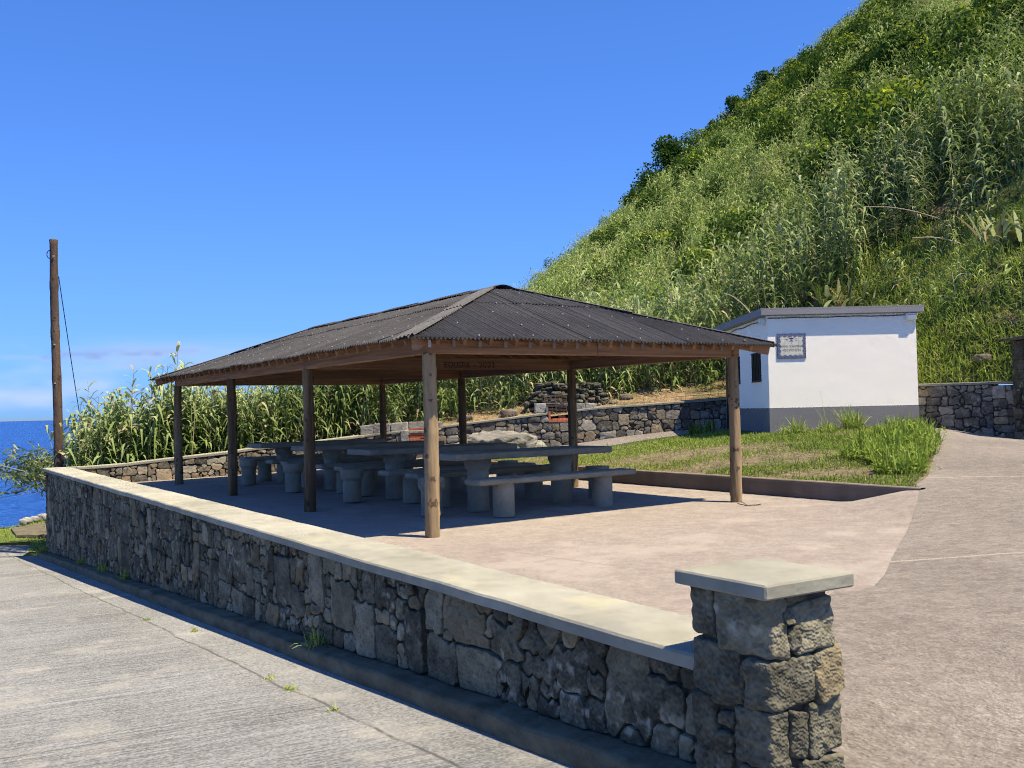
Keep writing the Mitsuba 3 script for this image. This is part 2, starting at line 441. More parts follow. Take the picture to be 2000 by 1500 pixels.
def leaf_mat(key, cols, trans=0.55, rough=0.42, spec=0.5):
    """cols: dark, mid, light, dry; uv.x picks the leaf's tone, uv.y runs along it, the place adds patches."""
    def fn(p, n, uv):
        pt = N(p.x * 0.35, p.y * 0.35, p.z * 0.35) - 0.5
        dry = SS(0.69, 0.82, FB(p.x * 0.22 + 11, p.y * 0.16, p.z * 0.22, 2)) if key == 'reed_leaf' else 0.0
        t = clip01(uv.x / 0.9 + pt * 0.55)
        c = MX(MX(cols[0], cols[1], clip01(t * 2)), cols[2], clip01(t * 2 - 1))
        c = MX(c, cols[3], dry * 0.5)
        return MX(c, cols[3], SS(0.93, 0.95, uv.x))
    scene[key] = {'type': 'principledthin', 'base_color': mikit.proc(fn), 'roughness': rough, 'diff_trans': trans, 'eta': 1.45}


leaf_mat('reed_leaf', ((0.085, 0.145, 0.034), (0.26, 0.36, 0.088), (0.55, 0.64, 0.25), (0.56, 0.46, 0.26)), 0.55, 0.33)
leaf_mat('cane_leaf', ((0.075, 0.125, 0.036), (0.23, 0.31, 0.10), (0.48, 0.56, 0.28), (0.50, 0.42, 0.25)), 0.45, 0.33)
leaf_mat('shrub_leaf', ((0.03, 0.07, 0.016), (0.10, 0.17, 0.03), (0.45, 0.52, 0.04), (0.2, 0.15, 0.08)), 0.55)
leaf_mat('grass_leaf', ((0.11, 0.18, 0.032), (0.25, 0.35, 0.06), (0.42, 0.50, 0.13), (0.46, 0.38, 0.21)), 0.6)
leaf_mat('broad_leaf', ((0.05, 0.09, 0.03), (0.15, 0.20, 0.07), (0.42, 0.46, 0.22), (0.42, 0.34, 0.18)), 0.35, 0.35)
mat('bark', (0.07, 0.055, 0.04), 0.95, 0.1)
mat('dry_stalk', (0.42, 0.35, 0.22), 0.8, 0.2)


def sea_bump(p, n, uv):
    return FB(p.x * 0.10, p.y * 0.16, 0, 3) * 1.0 + 0.35 * FB(p.x * 0.42, p.y * 0.7, 3.0, 3)


mat('sea_mat', lambda p, n, uv: MX((0.006, 0.036, 0.17), (0.010, 0.055, 0.23), FB(p.x * 0.03, p.y * 0.05, 0, 3)), 0.22, 0.25, sea_bump, 1.9, 0.35)

# ------------------------------------------------------------------ ground heights
from scipy.interpolate import RBFInterpolator


def sstep(a, b, x):
    t = np.clip((x - a) / (b - a), 0, 1)
    return t * t * (3 - 2 * t)


def z_terr(x, y):
    u, v = uv_of(x, y)
    return 0.016 * u + 0.24 * sstep(0.05, 1.25, -(v + 1.17)) * sstep(4.2, 6.2, u)


CURVE = [(6.2, -2.40), (5.6, -2.80), (4.7, -3.36), (3.6, -4.05), (2.47, -4.77), (1.75, -5.25), (1.25, -5.53), (0.98, -5.58), (0.86, -5.45), (-2.1, -6.9)]
curve_xy = [W(u, v)[:2] for u, v in CURVE]
LAWN_EDGE = [(5.75, 14.3), (6.2, 15.0), (6.95, 16.6), (7.7, 18.2), (8.35, 20.0), (8.95, 21.6), (9.2, 22.40)]
ctl = [(p[0], p[1], float(z_terr(p[0], p[1]))) for p in curve_xy]
ctl += [(W(6.2, v)[0], W(6.2, v)[1], 0.34) for v in (-1.2, 1, 3.5, 6, 8.5, 11)]
ctl += [(5.75, 14.3, .36), (6.95, 16.5, .53), (8.35, 20, .83), (9.2, 22.4, .94), (5.8, 22.4, .87), (9.5, 23.4, .95), (10.9, 21.7, .67), (12, 19.8, .6), (16, 15, .5),
        (9, 12, .3), (4.6, 9, .15), (1.41, 4.3, -.12), (2.0, 1, -.10), (2.2, -3, -.08), (4, 4, 0.0), (8, 5, .08), (14, 4, .2), (12, 12, .4), (16, -3, .1),
        (-1.5, 27.4, .3), (.3, 27.4, .40), (1.65, 27.4, .55), (3, 27.4, .72), (4.6, 27.4, .86), (5.75, 27.2, .89), (3, 21, .60), (4.5, 18, .52), (1.6, 25.9, .43), (3.5, 26.2, .66), (0.2, 25.7, .36)]
ctl = np.array(ctl)
RBF = RBFInterpolator(ctl[:, :2], ctl[:, 2], kernel='thin_plate_spline', smoothing=0.01)


def z_land(x, y):
    q = np.stack([np.atleast_1d(x), np.atleast_1d(y)], 1).astype(float)
    return RBF(q)


def z_land1(x, y):
    return float(z_land(x, y)[0])


def z_foot(v):
    return -0.592 - 0.064 * np.maximum(v, -9.5)


def z_road(x, y):
    u, v = uv_of(np.asarray(x, float), np.asarray(y, float))
    return np.maximum(z_foot(v) - 0.12 + 0.01 * (u + 2.74) * 0, -1.80)


def poly_uv(pts):
    return Polygon([W(u, v)[:2] for u, v in pts])


# ------------------------------------------------------------------ setting: sheets of ground
def structure(name, mesh, bsdf, smooth=True, kind='structure', label=None):
    k = thing(name, label, None, None, kind)
    put(None, k, mesh, bsdf, smooth)
    return k


a = np.arange(96) / 96 * 2 * np.pi
rings = [30, 80, 200, 600, 2000, 8000, 30000, 80000]
sv = np.vstack([np.stack([r * np.cos(a), r * np.sin(a) + 60, a * 0 - 32], 1) for r in rings])
sf = []
for i in range(len(rings) - 1):
    for j in range(96):
        k = (j + 1) % 96
        sf += [[i * 96 + j, (i + 1) * 96 + j, (i + 1) * 96 + k], [i * 96 + j, (i + 1) * 96 + k, i * 96 + k]]
structure('sea', (sv, np.array(sf)), 'sea_mat', False)
terrace_poly = poly_uv([(-2.1, 14.55), (5.5, 14.55), (6.2, 13.6)] + CURVE)
structure('terrace', sheet(terrace_poly, z_terr, 0.35), 'terrace_mat')
base_poly = Polygon([W(-2.3, 14.6)[:2], W(-2.3, -7.9)[:2], (2.2, -4), (17, -4), (17, 14), (12.4, 20.2), (9.4, 27.7), (-3.9, 27.7)])
structure('ground', sheet(base_poly, lambda x, y: np.minimum(z_land(x, y), z_terr(x, y)) - 0.22, 1.2), 'turf_mat')
path_poly = Polygon([tuple(p) for p in curve_xy] + [tuple(W(-2.1, -8.06)[:2]), (1.44, 4.32), (1.9, 1), (2.2, -4), (17, -4), (17, 14), (13, 18.5), (12.0, 19.9), (10.95, 21.72), (9.45, 23.4), (9.35, 27.5), (9.0, 27.5), (9.0, 22.45)] + LAWN_EDGE[::-1]).buffer(0)
structure('path', sheet(path_poly, z_land, 0.4), 'path_mat')
road_poly = poly_uv([(-2.72, -14), (-12, -14), (-12, 15.2), (-3.45, 16.3), (-3.15, 15.75), (-2.72, 15.6)])
structure('road', sheet(road_poly, z_road, 0.6), 'road_mat')
apron_poly = Polygon([W(-2.72, -8.06)[:2], W(-2.1, -8.06)[:2], (1.44, 4.32), (1.9, 1), (2.2, -4), W(-2.72, -14)[:2]]).buffer(0)


def z_apron(x, y):
    u, v = uv_of(np.asarray(x, float), np.asarray(y, float))
    d1 = shapely.distance(shapely.points(np.stack([x, y], 1)), LineString([(1.44, 4.32), (1.9, 1), (2.2, -4)]))
    d2 = np.abs(u + 2.72)
    w = d1 / np.maximum(d1 + d2, 1e-6)
    return z_land(x, y) * (1 - w) + z_road(x, y) * w


structure('entrance_apron', sheet(apron_poly, z_apron, 0.4), 'path_mat')
# far corner of the road: a second concrete bay, the grass verge and a slab beside it
bay = Polygon([W(-3.47, 16.32)[:2], W(-12, 15.22)[:2], (-20, 23), (-13.9, 26.9), (-12.94, 26.8), (-12.35, 25.4), W(-2.95, 15.8)[:2], W(-3.15, 15.78)[:2]])
structure('road_bay', sheet(bay, lambda x, y: z_road(x, y) + 0.012, 0.6), 'road_mat')
verge_poly = Polygon([(-20, 23), (-24, 26), (-15.6, 30.2), (-15.55, 31.6), (-16.0, 34.5), (-12, 36), (-10, 25), W(-2.55, 14.7)[:2], W(-2.72, 15.55)[:2], (-12.35, 25.4), (-12.94, 26.8), (-13.9, 26.9)])


def z_verge(x, y):
    e = shapely.distance(shapely.points(np.stack([x, y], 1)), LineString([(-24, 26), (-15.6, 30.2), (-15.55, 31.6), (-16, 34.5)]))
    return -1.78 + 0.12 * sstep(25.0, 29, y) + 0.05 * meshkit.noise(np.stack([x, y, 0 * x], 1) * 1.3) - 1.4 * sstep(0.45, 0.0, e)


structure('grass_verge', sheet(verge_poly, z_verge, 0.3), 'turf_mat')
slab = [(-14.75, 29.3), (-14.45, 30.8), (-12.6, 30.6), (-11.9, 27.3), (-13.7, 27.5)]
sl = trimesh.creation.extrude_polygon(Polygon(slab), 0.16, engine='earcut'); sl.apply_translation([0, 0, -1.75])
k = thing('concrete_slab', 'small grey concrete slab in the grass verge beyond the far corner of the roadside wall', 'slab')
put(None, k, sl, 'kerb_mat')
vs, fs = [], []
nv = 150
prof = [(-2.40, 0.0), (-2.70, 0.0), (-2.735, -0.02), (-2.755, -0.22)]
for i, v in enumerate(np.linspace(-7.7, 14.9, nv)):
    for j, (u, z) in enumerate(prof):
        w = meshkit.noise(np.array([v * 2.2, u * 9, 3.0])) - 0.5
        vs.append((u + 0.03 * w * (j > 0), v, z_foot(v) + z + 0.022 * w))
for i in range(nv - 1):
    for j in range(3):
        q = i * 4 + j
        fs += [[q, q + 4, q + 1], [q + 1, q + 4, q + 5]]
k = thing('kerb', None, None, None, 'structure')
put(None, k, (np.array(vs), np.array(fs)), 'kerb_mat', True, local=True)
# lawn and the strip of path along the back wall
STRIP = [(5.78, 26.45), (3.5, 26.30), (1.6, 26.0), (0.2, 25.8), (-1.0, 25.9), (-1.86, 25.3)]
lawn_poly = Polygon([tuple(W(6.24, v)[:2]) for v in (-2.38, 1, 5, 9, 11.4)] + STRIP[::-1] + [(5.78, 22.38)] + LAWN_EDGE[::-1])
structure('lawn', sheet(lawn_poly.buffer(0), lambda x, y: z_land(x, y), 0.25), 'lawn_mat')
strip_poly = Polygon([(6.7, 26.65)] + STRIP + [(-2.6, 26.6), (-3.2, 27.62), (6.7, 27.52)])
structure('footpath', sheet(strip_poly, lambda x, y: z_land(x, y) + 0.004, 0.4), 'path_mat')
# low retaining wall between terrace and lawn
vs, fs = [], []
for i, v in enumerate(np.linspace(-2.45, 12.4, 60)):
    top = z_land1(*W(6.2, v)[:2]) + 0.012
    for (u, z) in [(6.15, -0.3), (6.15, top), (6.15 + 0.012, top + 0.012), (6.26, top + 0.012), (6.26, -0.3)]:
        vs.append((u, v, z))
for i in range(59):
    for j in range(4):
        q = i * 5 + j
        fs += [[q, q + 1, q + 5], [q + 1, q + 6, q + 5]]
k = thing('retaining_wall', 'low brown concrete retaining wall between the terrace floor and the grass plot', 'retaining wall')
put(None, k, (np.array(vs), np.array(fs)), 'retain_mat', False, local=True)

# ------------------------------------------------------------------ the hill
WALL_LINE = [W(-2.3, 14.9)[:2], W(5.4, 14.9)[:2], (-3.6, 27.9), (5.85, 27.8), (9.35, 27.7), (9.25, 23.55), (10.78, 22.12), (11.35, 21.1), (12.5, 20.2), (18, 13)]
LINE = LineString([tuple(p) for p in WALL_LINE])


def z_hill(x, y):
    x, y = np.asarray(x, float), np.asarray(y, float)
    dist = shapely.distance(shapely.points(np.stack([x.ravel(), y.ravel()], 1)), LINE).reshape(x.shape)
    zt = np.interp(x, [-13, -11, -8, -4.3, -2, 1, 2.3, 5.9, 9, 12, 20], [-1.9, -1.3, -.5, .75, 1.02, 1.33, 1.45, 1.65, 1.85, 1.9, 1.9])
    base = zt + 0.25 * np.minimum(dist, 2.4) * sstep(-4, -2, x) - 0.02 * np.maximum(dist - 3, 0)
    yy = np.minimum(y, 150)
    zp = 3.7 + 0.797 * (x - 8) + 0.165 * (yy - 30) - 0.012 * np.maximum(y - 118, 0) ** 2
    lim = 0.98 * np.maximum(dist - np.where(x > 9.3, 0.0, 1.6), 0)
    up = np.clip(zp - base, 0, None)
    up = np.where(up > lim, lim + 0 * up, up)
    n = meshkit.fbm(np.stack([x * 0.13, y * 0.13, 0 * x], -1), 4, 2) - 0.5
    return np.maximum(base + up + n * np.clip(dist * 0.05, 0, 3.0), -33)


hp = [tuple(p) for p in WALL_LINE] + [(40, 3), (160, 25), (230, 110), (200, 190), (-30, 190), (-26, 110), (-17, 60), (-14.2, 40), (-12.2, 28.5), (-10.9, 24.6)]
hill_poly = Polygon(hp).buffer(0)
near = hill_poly.intersection(sbox(-16, 0, 30, 40))
far = hill_poly.difference(sbox(-16, 0, 30, 40))
hm = joined([sheet(near, z_hill, 0.4), sheet(far, z_hill, 1.6)])
structure('hill', hm, 'hill_mat')


# ------------------------------------------------------------------ rubble masonry
def stones_of(L, top, bot, classes, rng, gap=0.012, hmax=None):
    """Polygons (s, t) of irregular stones that fill 0 < s < L, bot(s) < t < top(s): boxes thrown large first, then shared out by distance."""
    ss = np.linspace(0, L, max(3, int(L / 0.15)))
    region = Polygon([(s, bot(s)) for s in ss] + [(s, top(s)) for s in ss[::-1]])
    x0, y0, x1, y1 = region.bounds
    B4 = np.zeros((0, 4))
    shapely.prepare(region)
    rows, (hr0, hr1, wr0, wr1, two), darts = classes

    def free(r, pad):
        return not (len(B4) and np.any((B4[:, 0] < r[2] + pad) & (B4[:, 2] > r[0] - pad) & (B4[:, 1] < r[3] + pad) & (B4[:, 3] > r[1] - pad)))

    def inside(r, k=0.42):
        p, q, h = (r[0] + r[2]) / 2, (r[1] + r[3]) / 2, r[3] - r[1]
        return 0 < p < L and q + h * k <= top(p) and q - h * k >= bot(p)
    # a few tall blocks through two courses, then courses of squared blocks with odd heights, then chinks in what is left
    for _ in range(int(two * region.area)):
        w, h = rng.uniform(wr0 * 1.3, wr1), rng.uniform(hr1, hr1 * 1.35)
        p, q = rng.uniform(0, L), rng.uniform(y0, y1)
        r = (p - w / 2, q - h / 2, p + w / 2, q + h / 2)
        if inside(r, .48) and free(r, .03):
            B4 = np.vstack([B4, r])
    y = y0
    while y < y1:
        hr = rng.uniform(hr0, hr1)
        x = -rng.uniform(0, .2)
        while x < L:
            w = rng.uniform(wr0, wr1) * rng.choice([.6, 1, 1, 1.25])
            h = hr * rng.uniform(.72, 1.02)
            yo = y + .10 * (meshkit.noise(np.array([x * .9, y * 3, 1.0])) - .5) + (hr - h) * rng.uniform(0, 1)
            r = (x, yo, x + w, yo + h)
            if inside(r, .44) and free(r, .012):
                if rng.random() < .16:
                    m_ = yo + h * rng.uniform(.4, .6)
                    B4 = np.vstack([B4, (x, yo, x + w, m_ - .02), (x, m_ + .02, x + w * rng.uniform(.5, .9), yo + h)])
                else:
                    B4 = np.vstack([B4, r])
                x += w + rng.choice([.015, .02, .05, .09])
            else:
                x += .05
        y += hr + rng.choice([.02, .03, .07])
    for (w0, w1, h0, h1, dens, pad) in darts:
        n = int(dens * region.area)
        for w, h, p, q in zip(rng.uniform(w0, w1, n), rng.uniform(h0, h1, n), rng.uniform(x0, x1, n), rng.uniform(y0, y1, n)):
            r = (p - w / 2, q - h / 2, p + w / 2, q + h / 2)
            if inside(r) and free(r, pad):
                B4 = np.vstack([B4, r])
    pts, own = [], []
    for i, (a_, b_, c_, d_) in enumerate(B4):
        w, h = c_ - a_, d_ - b_
        m = min(w, h) * 0.07
        nx, ny = max(2, int(w / 0.055)), max(2, int(h / 0.055))
        xs, ys = np.linspace(a_ + m, c_ - m, nx), np.linspace(b_ + m, d_ - m, ny)
        q = [(x, y) for x in xs for y in (ys[0], ys[-1])] + [(x, y) for x in (xs[0], xs[-1]) for y in ys[1:-1]]
        q = np.array(q) + rng.normal(0, 0.008, (len(q), 2))
        pts.append(q); own += [i] * len(q)
    big = 50.0
    P = np.vstack(pts + [np.array([[-big, -big], [big + L, -big], [-big, big], [big + L, big]])])
    V = Voronoi(P)
    cells = {}
    for k, i in enumerate(own):
        reg = V.regions[V.point_region[k]]
        if -1 in reg or len(reg) < 3:
            continue
        cells.setdefault(i, []).append(Polygon(V.vertices[reg]))
    out = []
    for i, c in cells.items():
        g = unary_union(c).intersection(region).buffer(-gap - rng.uniform(0, 0.004))
        if g.geom_type == 'MultiPolygon':
            g = max(g.geoms, key=lambda q: q.area)
        g = g.buffer(-0.011, quad_segs=2).buffer(0.011, quad_segs=2)
        if g.geom_type == 'MultiPolygon':
            g = max(g.geoms, key=lambda q: q.area)
        if g.is_empty or g.area < 0.0012:
            continue
        out.append(g)
    return out


def stone_mesh(g, P0, dr_, nr, rng, proud=0.03, fine=0.07, detail=True, seed=0):
    per = g.exterior.length
    n = int(np.clip(per / fine, 8, 26))
    ring = np.array([g.exterior.interpolate(i / n, normalized=True).coords[0] for i in range(n)])
    if not g.exterior.is_ccw:
        ring = ring[::-1]
    c = np.array([g.centroid.x, g.centroid.y])
    size = math.sqrt(g.area)
    pr_ = proud * rng.uniform(0.5, 1.5) * min(1, 0.45 + size * 2)
    bev = min(0.012, size * 0.08)
    tilt = rng.normal(0, 0.05, 2)
    levels = [(1.0, -0.07), (1.0, pr_ - bev * 0.9), (1 - bev * 0.5 / size * 1.3, pr_ - bev * 0.25), (1 - bev * 2.2 / size, pr_)]
    if detail:
        levels.append((0.5, pr_ + 0.006))
    vs = []
    for k, (sc, dep) in enumerate(levels):
        q = c + (ring - c) * sc
        dd = np.full(n, dep)
        if k > 0:
            dd = dd + (q - c) @ tilt
            dd = dd + 0.022 * (meshkit.fbm(np.column_stack([q * 9 + seed, np.full(n, seed * 1.7)]), 3) - 0.5)
        vs.append(np.column_stack([q, dd]))
    vs.append([[c[0], c[1], pr_ + 0.008 + 0.02 * rng.uniform(-1, 1)]])
    v = np.vstack(vs)
    f = []
    for k in range(len(levels) - 1):
        for j in range(n):
            a_, b_ = k * n + j, k * n + (j + 1) % n
            f += [[a_, b_, b_ + n], [a_, b_ + n, a_ + n]]
    t0 = (len(levels) - 1) * n
    f += [[t0 + j, t0 + (j + 1) % n, t0 + n] for j in range(n)]
    M = np.array([dr_, [0, 0, 1], nr], float)
    f = np.array(f)
    if np.dot(np.cross(M[0], M[1]), M[2]) < 0:
        f = f[:, ::-1]
    return np.asarray(P0) + v @ M, f


def masonry(key, P0, P1, top, bot, classes, bsdf, seed, most=300, proud=0.03, fine=0.07, back=0.35, detail=True, gap=0.006, minpart=0.0):
    """Stones of one wall face from P0 to P1 (seen with its outer side on the left hand... given by the sign of back) as parts of key, and the core behind them."""
    rng = np.random.default_rng(seed)
    P0, P1 = np.array([*P0, 0.0]), np.array([*P1, 0.0])
    L = np.linalg.norm(P1 - P0); dr_ = (P1 - P0) / L
    nr = np.cross(dr_, [0, 0, 1.0]) * (1 if back > 0 else -1)
    gs = stones_of(L, top, bot, classes, rng, gap)
    far = [np.linalg.norm(P0 + dr_ * g.centroid.x + [0, 0, g.centroid.y] - EYE) for g in gs]
    order = np.argsort([-math.sqrt(g.area) / q for g, q in zip(gs, far)])
    small, tones = [], []
    for r, i in enumerate(order):
        g = gs[i]
        m = stone_mesh(g, P0, dr_, nr, rng, proud, fine, detail, seed + i * 0.37)
        t = (float(rng.uniform(0, .5) if rng.random() < .74 else rng.uniform(.6, 1.15)), float(rng.uniform(0, 1)))
        if r < most and g.area > minpart:
            put(key, 'stone', m, bsdf, 32, tone=t)
        else:
            small.append(m); tones.append(np.tile(t, (len(m[0]), 1)))
    if small:
        put(key, 'small_stones', joined(small), bsdf, False, uv=np.vstack(tones), kind='stuff')
    ss = np.linspace(0, L, max(3, int(L / 0.3)))
    core = []
    bk = abs(back)
    v, f = [], []
    for s in ss:
        for (dd, z) in ((-0.028, bot(s) - 0.15), (-0.028, top(s)), (-bk, top(s)), (-bk, bot(s) - 0.15)):
            v.append(P0 + dr_ * s + nr * dd + [0, 0, z])
    for i in range(len(ss) - 1):
        for j in range(3):
            q = i * 4 + j
            f += [[q, q + 4, q + 1], [q + 1, q + 4, q + 5]]
    e = len(v) - 4
    f += [[0, 1, 2], [0, 2, 3], [e, e + 2, e + 1], [e, e + 3, e + 2]]
    put(key, 'core', (np.array(v), np.array(f)), 'mortar')
    return len(gs)


def coping_run(key, path, ztop, w_in, w_out, th, seglen, seed, bsdf='coping'):
    """Coping slabs along a straight path from path[0] to path[1] (xy); ztop(s); w_out in front (left of nothing), w_in behind."""
    rng = np.random.default_rng(seed)
    P0, P1 = np.array([*path[0], 0.0]), np.array([*path[1], 0.0])
    L = np.linalg.norm(P1 - P0); t = (P1 - P0) / L; n = np.cross(t, [0, 0, 1.0])
    m = max(1, int(round(L / seglen)))
    cuts = np.linspace(0, L, m + 1)
    for a_, b_ in zip(cuts[:-1], cuts[1:]):
        k = max(2, int((b_ - a_) / 0.25))
        vs, fs = [], []
        c = 0.012
        prof = [(w_out, -th), (w_out, -c), (w_out - c, 0), (0.5 * (w_out - w_in), 0.003), (-w_in + c, 0), (-w_in, -c), (-w_in, -th)]
        for s in np.linspace(a_ + 0.002, b_ - 0.002, k):
            for j, (d, z) in enumerate(prof):
                w = (meshkit.noise(np.array([s * 3.1, d * 5, seed])) - 0.5) * 0.012
                vs.append(P0 + t * s + n * (d + w) + [0, 0, ztop(s) + z + w * 0.6])
        q = len(prof)
        for i in range(k - 1):
            for j in range(q):
                j2 = (j + 1) % q
                fs += [[i * q + j, i * q + j2, (i + 1) * q + j], [i * q + j2, (i + 1) * q + j2, (i + 1) * q + j]]
        for o, sgn in ((0, 1), ((k - 1) * q, -1)):
            for j in range(1, q - 1):
                fs.append([o, o + j, o + j + 1][::sgn])
        put(key, 'coping_slab', (np.array(vs), np.array(fs)), bsdf, False, tone=(rng.uniform(0.2, 0.8), 0))


BIG = (1, (.20, .34, .17, .46, 5), [(.10, .20, .09, .17, 60, .012), (.05, .11, .04, .09, 160, .008), (.03, .06, .03, .06, 160, .006)])
MID = (1, (.13, .22, .14, .36, 5), [(.09, .18, .07, .13, 80, .012), (.05, .10, .04, .08, 140, .010)])
ZC = 0.42
# the long roadside wall (its far corner at v = 14.85, the pillar at v = -7.6)
k = thing('stone_wall', 'long dark stone wall with broad pale coping beside the road', 'wall')
fz = lambda s: float(z_foot(14.82 - s))
nst = masonry(k, W(-2.53, 14.82)[:2], W(-2.53, -7.58)[:2], lambda s: ZC - 0.075, fz, BIG, 'stone_road', 3, 300, 0.016, 0.042, back=0.45, gap=0.004)
coping_run(k, (W(-2.55, -7.62)[:2], W(-2.55, 14.9)[:2]), lambda s: ZC, 0.05, 0.52, 0.07, 2.8, 4)
print('stones', nst)
# back wall along the terrace
zc1 = lambda u: float(np.interp(u, [-2.1, -1.65, -.8, .5, 1.7, 2.3, 3.9, 5.4], [.42, .42, .45, .55, .635, .70, .805, .935]))
k = thing('stone_wall', 'low sunlit stone wall with rising coping at the back of the terrace, beside the reeds', 'wall')
U0 = -2.02
masonry(k, W(U0, 14.55)[:2], W(5.45, 14.55)[:2], lambda s: zc1(U0 + s) - 0.06, lambda s: 0.016 * (U0 + s) - 0.03, MID, 'stone_back', 21, 180, 0.03, 0.07, back=0.4, detail=False)
coping_run(k, (W(U0 - 0.02, 14.55)[:2], W(5.45, 14.55)[:2]), lambda s: zc1(U0 + s) + 0.002, 0.36, 0.05, 0.06, 2.5, 22)
# wall behind the footpath, with the two barbecues in it
X0, X1 = -4.15, 6.6
yf = lambda x: 27.62 - 0.01 * (x - X0)
zc2 = lambda x: float(np.interp(x, [-4.2, -2.1, .97, 1.7, 2.24, 5.9], [.93, 1.13, 1.44, 1.50, 1.555, 1.735]))
zl2 = {}


def bot2(s):
    x = round(X0 + s, 1)
    if x not in zl2:
        zl2[x] = z_land1(x, 27.5) - 0.03 if x > -3 else 0.05 + (x + 4.2) * 0.2
    return zl2[x]


def top2(s):
    x = X0 + s
    if x < -2.88:
        return 0.915
    if x < -2.05:
        return 0.70
    if 0.97 < x < 1.72:
        return 1.17
    if x <= .97:
        return zc2(x) - 0.055
    return zc2(x) - 0.055


k = thing('stone_wall', 'sunlit stone retaining wall behind the grass plot, ending at the white building', 'wall')
masonry(k, (X0, yf(X0)), (X1, yf(X1)), top2, bot2, MID, 'stone_back', 33, 290, 0.032, 0.07, back=0.42, detail=False)
for xa, xb in ((-4.15, -2.9), (-2.02, .96), (1.73, 6.6)):
    coping_run(k, ((xa, yf(xa)), (xb, yf(xb))), lambda s, xa=xa: zc2(xa + s), 0.36, 0.06, 0.055, 2.6, int(41 + xa))
# wall right of the building
k = thing('stone_wall', 'shaded stone wall with thin coping right of the white building, below the grassy bank', 'wall')
QA, QB, QC = (8.95, 23.55), (10.62, 22.05), (11.2, 21.0)
bw = lambda P, Q: (lambda s: z_land1(*(np.array(P) + (np.array(Q) - np.array(P)) * s / np.linalg.norm(np.array(Q) - np.array(P)))) - 0.05)
masonry(k, QA, QB, lambda s: 1.87, bw(QA, QB), MID, 'stone_back', 51, 120, 0.03, 0.07, back=0.4, detail=False)
masonry(k, QB, QC, lambda s: 1.84, bw(QB, QC), MID, 'stone_back', 52, 60, 0.03, 0.07, back=0.4, detail=False)
coping_run(k, (QA, QB), lambda s: 1.93, 0.36, 0.05, 0.06, 2.6, 53)
coping_run(k, (QB, QC), lambda s: 1.93 - 0.03 * s, 0.36, 0.05, 0.06, 2.6, 54)

# ------------------------------------------------------------------ gate pillar
k = thing('gate_pillar', 'squat stone pillar with a flat square cap at the near end of the roadside wall', 'pillar')
PU0, PU1, PV0, PV1 = -2.615, -2.19, -8.045, -7.60


def block(u0, u1, v0, v1, z0, z1, seed, r=0.016, amp=0.017):
    n = 7
    g = np.linspace(-1, 1, n)
    m = trimesh.creation.box(extents=(2, 2, 2))
    for _ in range(4):
        m = m.subdivide()
    v = np.array(m.vertices)
    c, h = np.array([(u0 + u1) / 2, (v0 + v1) / 2, (z0 + z1) / 2]), np.array([u1 - u0, v1 - v0, z1 - z0]) / 2
    r = min(r, h.min() * 0.8)
    p = v * h
    inner = np.clip(p, -(h - r), h - r)
    q = p - inner
    ln = np.linalg.norm(q, axis=1, keepdims=True)
    p = inner + np.where(ln > 1e-9, q / np.maximum(ln, 1e-9) * r, 0)
    rg = np.random.default_rng(seed)
    p += (v * rg.normal(0, 0.010, 3)) [:, [1, 2, 0]] * 1.0
    p *= 1 + .003 / h
    w = c + p
    nrm = v / np.linalg.norm(v, axis=1, keepdims=True)
    w += nrm * ((meshkit.fbm(w * 9 + seed, 4, seed) - 0.5) * 2 * amp + (meshkit.fbm(w * 30, 3, seed + 1) - 0.5) * 0.022)[:, None]
    return w, np.array(m.faces)


ga = lambda a: PV1 - 0.445 * a         # along the road face, left to right in the picture
gb = lambda b: PU0 + 0.425 * b         # along the entrance face, left to right
dp = 0.17
PIL = [  # (face, from, to, z0, z1): A road face, B entrance face, C corner (a0, b1)
    ('A', -0.03, .31, .525, .735), ('C', .37, .27, .485, .742), ('B', .46, 1.03, .495, .70), ('B', .29, .45, .52, .61), ('B', .31, .62, .705, .745), ('B', .29, .44, .62, .69),
    ('A', -0.02, .64, .285, .515), ('C', .71, .63, .275, .475), ('B', .68, 1.04, .29, .485), ('B', .655, .80, .41, .475),
    ('A', -0.02, .29, .04, .275), ('C', .55, .28, .03, .262), ('B', .31, .55, .055, .25), ('B', .58, 1.05, .045, .28), ('A', .32, .53, .15, .22), ('A', .33, .50, .05, .14),
    ('A', -0.02, .5, -.17, .03), ('C', .56, .42, -.19, .015), ('B', .46, 1.03, -.10, .03), ('B', .46, .98, -.19, -.115),
    ('A', -0.02, .6, -.42, -.185), ('C', .66, .5, -.42, -.205), ('B', .54, 1.03, -.42, -.205),
    ('A', .31, .36, .53, .70), ('A', .655, .70, .30, .46), ('A', .30, .56, .225, .27)]
tn = [(.30, .1), (.62, .75), (.95, .3), (.4, .3), (.3, .2), (.35, .2), (.28, .55), (.42, .2), (.72, .99), (.3, .1), (.25, .2), (.40, .3), (.35, .2), (.55, .25), (.3, .2), (.25, .1), (.45, .5), (.6, .3), (.4, .2), (.3, .2),
      (.3, .2), (.4, .3), (.4, .2), (.5, .6), (.4, .6), (.3, .4)]
for i, (fc, s0, s1, z0, z1) in enumerate(PIL):
    off = RG.uniform(-0.008, 0.014)
    if fc == 'A':
        m = block(PU0 - off, PU0 + dp, ga(s1), ga(s0), z0, z1, 100 + i)
    elif fc == 'B':
        m = block(gb(s0), gb(s1), PV0 - off, PV0 + dp, z0, z1, 100 + i)
    else:
        m = block(PU0 - off, gb(s1), PV0 - off, ga(s0), z0, z1, 100 + i)
    put(k, 'stone', m, 'stone_road', True, tone=tn[i], local=True)
